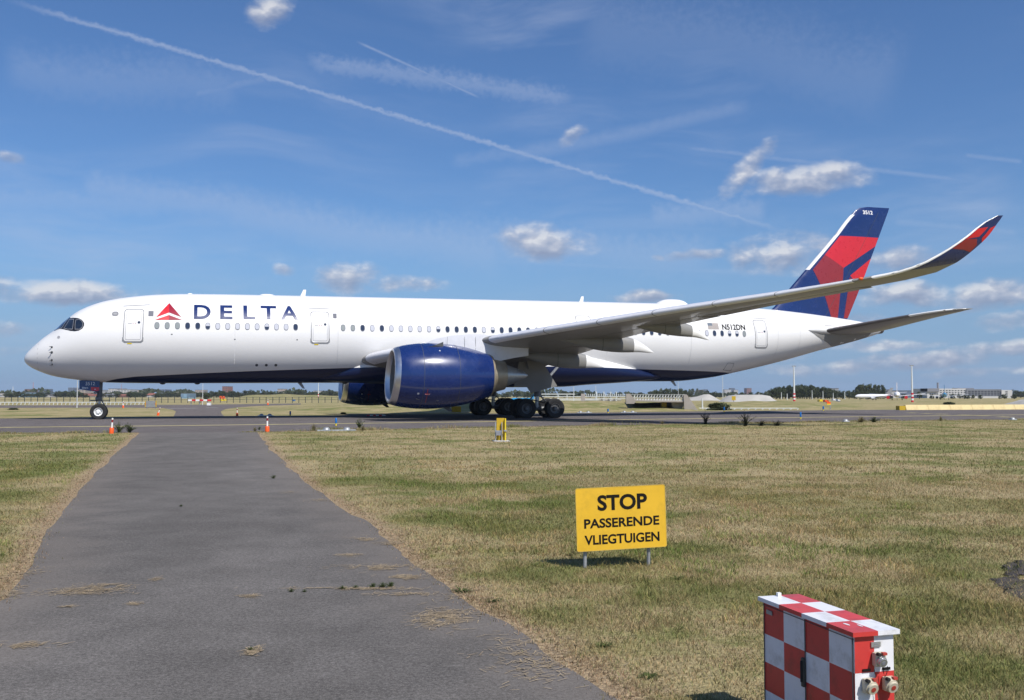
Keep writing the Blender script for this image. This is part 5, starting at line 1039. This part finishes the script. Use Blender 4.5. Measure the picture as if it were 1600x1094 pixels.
x, y = G(1146.5, 630); k = y/F; B = empty('yellow_board', 'small square yellow board before the gravel heap', 'sign', (x, y, 0)); bb('panel', 0, 0, 4.4*k, 10.8*k, 6*k, .1, 'board_yellow', B); bb('post', 0, .1, 0, 4.6*k, .8*k, .1, 'galv', B)
x, y = G(1296, 640); k = y/F; B = empty('orange_board', 'small orange board on a grey post right of the wood', 'sign', (x, y, 0)); bb('panel', -1*k, 0, 9.0*k, 11.8*k, 6*k, .1, 'orange', B); bb('panel_base', -1*k, -.02, 7.3*k, 9.0*k, 6*k, .1, 'yellow_marker', B); bb('post', 2*k, .1, 0, 7.5*k, 1.3*k, .1, 'galv', B)
x, y = G(713, 645); k = y/F; B = empty('yellow_board', 'yellow board standing in the grass under the near engine', 'sign', (x, y, 0)); bb('panel', 0, 0, 1.0*k, 10*k, 15*k, .12, 'board_yellow', B); bb('leg', -5*k, .1, 0, 2*k, .8*k, .08, 'galv', B); bb('leg', 5*k, .1, 0, 2*k, .8*k, .08, 'galv', B)
x, y = G(590, 650); k = y/F; B = empty('road_marker_board', 'low red and white striped marker lying at the far taxiway edge', 'barrier', (x, y, 0)); 
for i in range(6): bb('stripe', (-14+i*4.7)*k, 0, 0, 2.0*k, 4.6*k, .25, 'red' if i % 2 == 0 else 'post_white', B)
def van(px, pb, wpx, hpx, mt, label, cab=.3, name='service_vehicle'):
    x, y = G(px, pb); k = y/F; B = empty(name, label, 'vehicle', (x, y, 0)); w, h = wpx*k, hpx*k
    P = [(-.5,.18),(.5,.18),(.5,.55),(.42,.6),(.30,.98),(-.46,1.0),(-.5,.9)]; mb = MB(); n = len(P); mb.add([(a*w, yy, b*h) for yy in (-.9, .9) for a, b in P], [tuple(range(n)), tuple(range(n, 2*n))[::-1]]+[(i, (i+1)%n, n+(i+1)%n, n+i) for i in range(n)], mt); mb.build('body', B)
    mb = MB(); mb.add([(a*w, -.91, b*h) for a, b in ((.05,.62),(.36,.62),(.28,.92),(.05,.92))], [(0,1,2,3)], 'glass'); mb.build('side_window', B)
    for sx in (-.3, .3): mb = MB(); mb.lathe([(-.12, .01), (-.12, h*.17), (.12, h*.17), (.12, .01)], 'rubber', (sx*w, -.8, h*.18), 'y', 12); mb.build('wheel', B)
van(1284, 628.5, 10, 4.3, 'yellow_marker', 'yellow airport vehicle in the far right field'); van(1290.5, 629, 6, 4, 'orange', 'orange airport vehicle beside the yellow one'); van(1303.5, 626.5, 6, 3.2, 'fuse_white', 'white van in front of the far wood'); van(1309.5, 628, 3.5, 4, 'fuse_white', 'small white vehicle right of the white van')
van(349, 627, 8, 3.4, 'yellow_marker', 'yellow vehicle behind the fence left of centre'); van(347.5, 624, 7, 5, 'orange', 'orange machine behind the fence left of centre'); van(450.5, 624.6, 5, 2.8, 'yellow_marker', 'small yellow vehicle before the grass mound'); van(459, 627, 3, 2.6, 'blue_marker', 'small blue vehicle behind the fence under the fuselage')
# ---- distant aircraft
def jet(px, pb, label, fus, tailm, engm, s, head=0.0, cover=False, Y=420.0):
    x, y = (px-800)/F*Y, Y; th = math.atan2(x, y); head = {'away': math.atan2(-math.cos(th), -math.sin(th)), 'front': math.atan2(math.cos(th), math.sin(th))}.get(head, head); k = Y/F; B = empty('parked_airliner', label, 'airplane', (x, y, 0), head); B.scale = (s,)*3; r = 1.9
    mb = MB(); N = 16; mb.loft([[(t, q*math.cos(a), 3.6+dz+q*math.sin(a)) for a in (2*math.pi*i/N for i in range(N))] for t, q, dz in ((-18, .05, -.4), (-17, 1.0, -.2), (-15, 1.7, 0), (-12, r, 0), (9, r, 0), (14, 1.4, .4), (19, .3, 1.1))], fus, cap=True); mb.build('fuselage', B, smooth=.8)
    mb = MB(); mb.add([(t, e*.15, z) for e in (-1, 1) for t, z in ((11.5, 5.2), (17, 5.2), (19.5, 11.5), (17.2, 11.5))], [(0,1,2,3), (7,6,5,4), (0,1,5,4), (1,2,6,5), (2,3,7,6), (3,0,4,7)], tailm); mb.build('tail_fin', B)
    for e in (-1, 1):
        mb = MB(); mb.add([(t, e*w, z+d) for d in (-.15, .2) for t, w, z in ((-4, 1.5, 2.6), (4, 1.5, 2.6), (7.5, 17, 4.2), (6, 17, 4.2))], [(0,1,2,3), (7,6,5,4), (0,1,5,4), (1,2,6,5), (2,3,7,6), (3,0,4,7)], 'slat'); mb.build('wing', B)
        mb = MB(); mb.add([(t, e*w, z+d) for d in (-.08, .1) for t, w, z in ((13, .8, 4.8), (16.5, .8, 4.8), (18.5, 6, 5.2), (17, 6, 5.2))], [(0,1,2,3), (7,6,5,4), (0,1,5,4), (1,2,6,5), (2,3,7,6), (3,0,4,7)], 'slat'); mb.build('tailplane', B)
        mb = MB(); mb.lathe([(-5, .02), (-5, 1.0), (-3.5, 1.1), (-1, .8), (0, .5)], engm, (0, e*5.4, 1.75), 'x', 14); mb.build('engine', B, smooth=.8); mb = MB(); mb.lathe([(-.25, .01), (-.25, .5), (.25, .5), (.25, .01)], 'rubber', (1, e*3, .5), 'y', 12); mb.tube([(1, e*3, .5), (1, e*3, 2.5)], .15, 'galv', 6); mb.build('main_wheel', B)
    mb = MB(); mb.lathe([(-.15, .01), (-.15, .4), (.15, .4), (.15, .01)], 'rubber', (-13, 0, .4), 'y', 12); mb.tube([(-13, 0, .4), (-13, 0, 2.5)], .12, 'galv', 6); mb.build('nose_wheel', B)
jet(1401, 627, 'distant airliner seen head-on with red engine covers right of the wood', 'fuse_white', 'flag_pale', 'red', .52, 'front', Y=330); jet(1475, 627, 'distant airliner seen from behind with light blue fuselage and fin', 'sky_blue', 'sky_blue', 'galv', .47, 'away', Y=360)
jet(1364, 627, 'distant parked white airliner seen from the side before the poplars', 'fuse_white', 'wing_grey', 'galv', .36, 0.1, Y=330); jet(816, 630, 'distant airliner with light blue nose seen between the main wheels', 'sky_blue', 'sky_blue', 'galv', .17, -.3, Y=240)
# ---- buildings on the skyline
def facade(name, c, win, sx, sz):
    m = mat(name, c, .8, var=.05, vs=.02); n = NT(m.node_tree); b = n.n['Principled BSDF']; p = n.new('ShaderNodeTexCoord').outputs['Object']; br = n.new('ShaderNodeTexBrick', offset=0.0)
    mp = n.new('ShaderNodeMapping'); mp.inputs['Rotation'].default_value = (math.pi/2, 0, 0); n.put(mp.inputs[0], p); n.put(br.inputs[0], mp.outputs[0]); br.inputs['Color1'].default_value = (*win, 1); br.inputs['Color2'].default_value = (*[q*1.4 for q in win], 1); br.inputs['Mortar'].default_value = (*c, 1)
    br.inputs['Scale'].default_value = 1.0; br.inputs['Brick Width'].default_value = sx; br.inputs['Row Height'].default_value = sz; br.inputs['Mortar Size'].default_value = sz*.27; n.put(b.inputs['Base Color'], br.outputs[0])
facade('f_brick', (.22, .10, .08), (.08, .07, .08), 4, 3.2); facade('f_white', (.48, .46, .44), (.16, .17, .19), 4, 3.0); facade('f_slate', (.12, .15, .21), (.06, .08, .12), 3.5, 3.4); facade('f_beige', (.36, .30, .25), (.14, .13, .13), 4, 3.0); facade('f_grey', (.30, .30, .30), (.14, .15, .17), 5, 3.2); facade('f_blue', (.20, .32, .42), (.12, .18, .24), 8, 3)
mat('roof_red', (.26, .10, .07), .8, var=.1, vs=.05); mat('roof_grey', (.10, .10, .11), .8)
def building(px0, px1, top, Y, mt, label, depth=25, roof='roof_grey', plant=0, name='building'):
    k = Y/F; x0, x1 = (px0-800)*k, (px1-800)*k; H = CAMH+(YH-top)*k; B = empty(name, label, 'building', ((x0+x1)/2, Y, 0)); w = x1-x0
    bb('wall', 0, depth/2, -.5, H, w, depth, mt, B); bb('roof', 0, depth/2, H, H+.35*k+.2, w*1.01, depth*1.01, roof, B)
    if plant: bb('roof_plant', w*.1, depth/2, H+.35*k+.2, H+plant*k, w*.3, depth*.4, 'f_grey', B)
def house(px0, px1, eave, ridge, Y, wall, roof, label):
    k = Y/F; x0, x1 = (px0-800)*k, (px1-800)*k; z = lambda p: CAMH+(YH-p)*k; B = empty('house', label, 'house', ((x0+x1)/2, Y, 0)); w, d = x1-x0, 9.0
    bb('wall', 0, d/2, -.5, z(eave), w, d, wall, B); mb = MB(); e, r = z(eave)+.02, z(ridge); mb.add([(-w*.52,-.4,e),(w*.52,-.4,e),(w*.52,d+.4,e),(-w*.52,d+.4,e),(-w*.5,d/2,r),(w*.5,d/2,r)], [(0,1,5,4),(1,2,5),(2,3,4,5),(3,0,4),(3,2,1,0)], roof); mb.build('roof', B)
for a in ((39, 51.5, 608.6, 1500, 'f_brick', 'red brick block beside the thin red mast at the far left'), (60, 71, 608.4, 1450, 'f_slate', 'dark block right of the red brick block at the far left'), (107, 115, 606.4, 1700, 'f_slate', 'slate-blue tower behind the nose of the airliner'), (121, 134, 609.5, 1300, 'f_beige', 'pale block left of the nose gear'), (158, 168, 610, 1500, 'f_grey', 'grey block just right of the nose gear'), (170, 188, 607.8, 1350, 'f_white', 'white apartment block right of the nose gear'), (183, 204, 609.2, 1300, 'f_white', 'wide white apartment block in front of the tall one'),
          (211, 223, 609.6, 1500, 'f_beige', 'beige block under the forward belly'), (222, 230, 608.8, 1700, 'f_grey', 'grey block behind the beige one'), (248, 259, 609.3, 1400, 'f_slate', 'dark glazed block above the grey sign back'), (275, 287, 609.4, 1500, 'f_beige', 'brownish block left of the boom barrier'), (305, 317, 609.8, 1500, 'f_beige', 'low brownish block behind the junction lamp post'), (347.5, 356, 604.2, 1350, 'f_brick', 'dark red tower right of the boom barrier'), (434, 443.5, 608.2, 1450, 'f_beige', 'square tower with dark side under the fuselage'), (490, 508, 611, 1600, 'f_white', 'long pale block behind the white mast with striped foot'), (516, 530, 612, 1600, 'f_beige', 'low red-roofed block beside the far engine')): building(*a)
for a in ((1082, 1092, 611, 2600, 'f_slate', 'hazy slate block right of the bridge'), (1091, 1099, 609.5, 2600, 'f_brick', 'hazy reddish block right of the bridge'), (1101, 1106, 609, 2800, 'f_slate', 'hazy thin tower under the rear fuselage'), (1132, 1142, 609, 2500, 'f_white', 'hazy white block behind the gravel heap'), (1142, 1148, 607, 2600, 'f_slate', 'hazy slate tower behind the gravel heap'), (1147, 1153, 609.6, 2400, 'f_white', 'small hazy white block behind the yellow board'), (1166.5, 1174, 607, 2200, 'f_brick', 'reddish square tower left of the dark wood'),
          (1296, 1310, 607.5, 700, 'f_grey', 'grey and white block between the wood and the poplars'), (1373, 1392, 609.5, 620, 'f_grey', 'low grey block right of the poplars'), (1389, 1403, 611.5, 600, 'f_white', 'pale low block left of the striped mast'), (1403, 1450, 611.0, 640, 'f_slate', 'long dark grey block behind the striped mast')): building(*a)
building(30, 66, 613.5, 900, 'f_blue', 'long low light blue warehouse at the far left', 30); building(0, 10, 615, 850, 'f_white', 'low white shed at the left border', 15); building(283, 297, 615.2, 500, 'f_blue', 'low flat grey-blue shed above the boom barrier', 10)
for i, (a, b, e, r, w, rf) in enumerate(((122, 140, 618.5, 615, 'f_brick', 'roof_red'), (141, 160, 618.5, 615.2, 'f_beige', 'roof_red'), (163, 171, 617.6, 615.5, 'f_white', 'roof_grey'), (175, 180, 618, 615, 'f_white', 'roof_grey'), (185, 200, 618.3, 616, 'f_brick', 'roof_red'), (72, 82, 617, 615.6, 'f_white', 'roof_grey'), (230, 240, 617.5, 614.4, 'f_white', 'roof_red'))): house(a, b, e, r, 760, w, rf, 'small %s house, %s in the row of houses behind the fence' % ('red-roofed' if rf == 'roof_red' else 'white', ('second', 'third', 'fourth', 'fifth', 'sixth', 'first', 'last')[i]))
mat('mast_red', (.45, .16, .13), .7)
pole('red_mast', 'thin red and white mast beside the red brick block', 51.5, 619.8, 597, .38, 'mast_red', cat='mast'); pole('red_mast', 'thin red and white mast behind the white apartments', 189.5, 619.8, 600, .32, 'mast_red', cat='mast'); pole('crane', 'thin pale crane mast far left on the skyline', 20, 619.8, 604, .5, cat='crane')
def office():
    Y = 560.0; k = Y/F; z = lambda p: CAMH+(YH-p)*k; B = empty('office_building', 'long grey and white office building at the far right', 'building', ((1450-800)*k, Y, 0)); X = lambda p: (p-1450)*k
    mat('o_white', (.50, .49, .47), .7, var=.05, vs=.05); mat('o_grey', (.16, .165, .18), .6, var=.1, vs=.1); mat('o_dark', (.20, .20, .22), .6); mat('o_pane', (.05, .055, .065), .2)
    for nm, a, b, t, m, dy, dp in (('wing_block', 1448, 1509, 607.3, 'o_white', 0, 20), ('wing_block', 1508.6, 1563, 608.3, 'o_grey', -.6, 20), ('wing_block', 1562.4, 1579, 609.6, 'o_white', -1.4, 20), ('stair_block', 1448, 1466, 607.0, 'o_dark', -.8, 10)):
        zb = -.5 if nm != 'stair_block' else z(612); bb(nm, (X(a)+X(b))/2, dp/2+dy, zb, z(t), X(b)-X(a), dp, m, B)
    bb('podium', (X(1485)+X(1563))/2, -1.4, -.5, z(619.3), X(1563)-X(1485), 2, 'o_white', B); bb('roof_plant', X(1515), 8, z(608), z(606.4), 26*k, 6, 'o_dark', B)
    pm = MB(); pm.box((0, 0, 0), (2.6*k, .12, 1.3*k), 'o_pane'); pm = pm.mesh('window')
    for r, zz in ((610.4, 0), (613.6, 0), (616.8, 0)):
        for i in range(9): obj('window', pm, B, loc=(X(1469.5+i*4.6), -.05, z(r)))
    pg = MB(); pg.box((0, 0, 0), (3.6*k, .12, 1.5*k), 'o_pane'); pg = pg.mesh('window')
    for r in (611.6, 614.4, 617.2):
        for i in range(10): obj('window', pg, B, loc=(X(1513.5+i*5), -.65, z(r)))
    for r in (612.4, 615.6, 618.8): obj('window', pg, B, loc=(X(1570), -1.45, z(r)))
    for i in range(4): obj('window', pm, B, loc=(X(1453+i*3.6), -.05, z(615.8)))
    mb = MB(); mb.tube([(X(1481.5), 14, 0), (X(1481.5), 14, z(597.4))], .55, 'o_dark', 12); mb.build('chimney', B)
office()
# ------------------------------------------------------------------ trees
def tree_mesh(seed, kind):
    r = random.Random(seed); tr, cr = MB(), MB(); tr.tube([(0,0,0), (.02,0,.25), (0,.02,.55)], [.055, .042, .02], 'bark', 7)
    lob = []
    if kind == 'poplar': lob = [(r.gauss(0, .07), r.gauss(0, .07), .14+.80*i/17, .17*(1-.5*abs(i/17-.4))) for i in range(18)]
    else:
        for i in range(26 if kind != 'bush' else 60):
            a, q, z = r.uniform(0, 6.283), math.sqrt(r.random())*.42, (r.uniform(.22, .95) if kind != 'bush' else .03+.75*r.random()**1.4); q *= math.sqrt(max(.06, 1-((z-.5)/.5)**2)) if kind != 'bush' else math.sqrt(max(.06, 1-z*z)); lob.append((q*math.cos(a), q*math.sin(a), z, r.uniform(.10, .19)))
    for x, y, z, q in lob[:6]: tr.tube([(0, 0, .28), (x*.6, y*.6, z*.85)], [.022, .008], 'bark', 5)
    for x, y, z, q in lob:
        m = r.choice(('leaf_a', 'leaf_a', 'leaf_b', 'leaf_c'))
        for i in range(46):
            d = Vector((r.gauss(0, 1), r.gauss(0, 1), r.gauss(0, 1))).normalized()*q*r.uniform(.55, 1.08); c = Vector((x, y, z))+d; u = Vector((r.gauss(0, 1), r.gauss(0, 1), r.gauss(0, 1))).normalized(); v = u.cross(d).normalized() if d.length else u; l = r.uniform(.022, .05)
            cr.add([c-u*l-v*l*.6, c+u*l-v*l*.6, c+u*l*.8+v*l*.6, c-u*l*.8+v*l*.6], [(0,1,2,3)], m)
    return tr.mesh('trunk'), cr.mesh('crown')
BV = tree_mesh(77, 'bush')
TV = [tree_mesh(40+i, 'round') for i in range(5)]+[tree_mesh(60+i, 'poplar') for i in range(2)]
def tree(px, top, wpx, Y, label, group, v=None, name='tree'):
    k = Y/F; H = CAMH+(YH-top)*k; w = wpx*k; v = random.randrange(5) if v is None else v
    P = empty(name, label, 'tree', ((px-800)*k, Y, -.1), random.uniform(0, 6.28), group); P.scale = (w*1.05 if v < 5 else w*2.2, w*1.05 if v < 5 else w*2.2, H*1.02); obj('trunk', TV[v][0], P); obj('crown', TV[v][1], P)
sil = [(-10,611),(8,611.5),(15,614),(25,611),(36,613.5),(50,614),(62,613),(75,613.5),(88,611.5),(98,610.5),(106,611.5),(117,612.5),(130,614),(143,614.5),(156,614),(168,615.5),(183,614.5),(198,613.5),(206,612),(215,613.5),(226,612.5),(238,614.5),(248,614.5),(262,613),(275,612.5),(284,613.5),(297,612.5),(310,612.5),(322,613),(333,611.5),(343,610.5),(352,612),(361,610.2),(372,612.5),(384,610.5),(392,609.8),(402,613),(414,611.8),(424,613),(437,612.5),(450,611.5),(462,609.8),(470,609.6),(480,613),(491,613),(505,613),(513,609.4),(524,612.5),(535,612),(550,611.5),(565,612)]
for px, t in sil+[(a+5, b+1.2) for a, b in sil]: tree(px+random.uniform(-2, 2), t, random.uniform(11, 15), random.uniform(640, 900), 'dark green tree in the skyline tree row at the left', 'tree row on the left skyline')
for i in range(26): px = 700+i*15+random.uniform(-4, 4); tree(px, 612.8+random.uniform(-1.0, 1.0), random.uniform(11, 15), random.uniform(560, 680), 'round tree in the even row behind the pale railing', 'even tree row in the middle distance')
for px, t, w in ((1030,609.2,14),(1041,607.8,15),(1052,606.6,16),(1062,607.6,14),(1024,611.5,10),(1070,610.5,10)): tree(px, t, w, 470, 'dense tree of the clump behind the bridge railing', 'tree clump behind the bridge')
for px, t, w in ((1117,611.5,12),(1110,614,10),(1125,614,10),(1160,613.5,12),(1172,613,12),(1184,612.8,14),(1194,613.2,12)): tree(px, t, w, 620, 'low tree between the bridge and the dark wood', 'low trees left of the wood')
for i in range(30):
    px = 1208+i*3.25; t = np.interp(px, [1205,1215,1225,1240,1258,1268,1280,1287,1295,1306], [609.5,605,603.4,602.6,601.4,603.5,605.8,604.0,607.5,610]); tree(px+random.uniform(-1.5, 1.5), t+random.uniform(0, 1.6), random.uniform(13, 18), random.uniform(420, 520), 'dark broad tree of the wood behind the left floodlight mast', 'dark wood behind the left mast')
for px, t in ((1338,605),(1343,602),(1348,601),(1354,602.4),(1360,600.6),(1366,601.6),(1372,602.4),(1379,602.0)): tree(px, t, 8.5, 460, 'tall narrow poplar in the group right of the wood', 'poplars right of the wood', random.choice((5, 6)), 'poplar_tree')
for px, t, w in ((1307,611.5,12),(1316,612.5,12),(1326,612,12),(1334,611.5,10),(1345,611.5,14),(1360,612,14),(1375,613.5,12),(1390,614.5,10),(1412,615,9),(1436,612.5,9)): tree(px, t, w, 430, 'low green tree in the belt between the wood and the floodlight masts', 'low tree belt at the right')
for px, t, w in ((1455,616.2,8),(1488,615.6,9),(1498,615.4,8),(1506,617.5,7),(1511,617,8),(1519.5,617.2,6),(1531,617,8),(1561,618.5,5),(1568,615.2,9),(1584,615.5,10),(1470,617,7)): tree(px, t, w, 430, 'small tree standing in front of the office building', 'small trees before the office building')
for px, t, w in ((1586,608.6,14),(1594,612,14),(1603,613,14),(1612,612,14)): tree(px, t, w, 640, 'broad dark tree right of the office building', 'trees at the right border')
tree(322+2, 615, 14, 330, 'rounded grey-green tree just behind the boom barrier', None); 
def bush(px, pb, w, h, label):
    x, y = G(px, pb); k = y/F; P = empty('bush', label, 'bush', (x, y, -.03)); P.scale = (w*k*1.1, w*k*1.1, h*k*1.05); obj('stem', BV[0], P); obj('foliage', BV[1], P)
bush(1123, 641, 36, 14, 'rounded dark green bush at the foot of the right grass bank'); bush(1483, 633, 18, 6, 'low dark bush in front of the blue airliner'); bush(20, 640.5, 16, 4, 'low bush on the verge at the left border')
bush(536, 647.5, 10, 4.5, 'small dark bush on the far grass left of the far engine')
# far hedges and woods that read as one mass
def far_wood():
    mb = MB(); r = random.Random(5)
    for i in range(5200):
        px = r.uniform(-320, 1950); Y = r.uniform(950, 1150); h = 5.0+2.2*math.sin(px*.031)+1.6*math.sin(px*.11+1); z = r.uniform(0, 1)*h; c = Vector(((px-800)*Y/F, Y, z)); u = Vector((r.gauss(0, 1), r.gauss(0, .4), r.gauss(0, 1))).normalized(); v = Vector((u.z, 0, -u.x)).normalized(); l = r.uniform(.9, 1.7)
        mb.add([c-u*l-v*l*.7, c+u*l-v*l*.7, c+u*l+v*l*.7, c-u*l+v*l*.7], [(0,1,2,3)], r.choice(('leaf_a', 'leaf_b', 'leaf_c')))
    mb.build('far_wood', label='low belt of far woodland along the horizon', cat='wood', kind='stuff')
far_wood()
# ------------------------------------------------------------------ thin summer haze, one closed box round camera and scene
def haze():
    m = bpy.data.materials.new('haze_air'); m.use_nodes = True; n = m.node_tree; n.nodes.clear(); v = n.nodes.new('ShaderNodeVolumePrincipled'); o = n.nodes.new('ShaderNodeOutputMaterial')
    v.inputs['Color'].default_value = (.80, .88, 1.0, 1); v.inputs['Density'].default_value = .00012; v.inputs['Anisotropy'].default_value = .2; n.links.new(v.outputs[0], o.inputs['Volume'])
    me = MB().box((0, 0, 25), (9400, 9400, 52), 'black').mesh('haze'); me.materials.clear(); me.materials.append(m)
    obj('haze', me, label='thin pale blue summer haze over the airfield', cat='haze', kind='stuff')
haze()
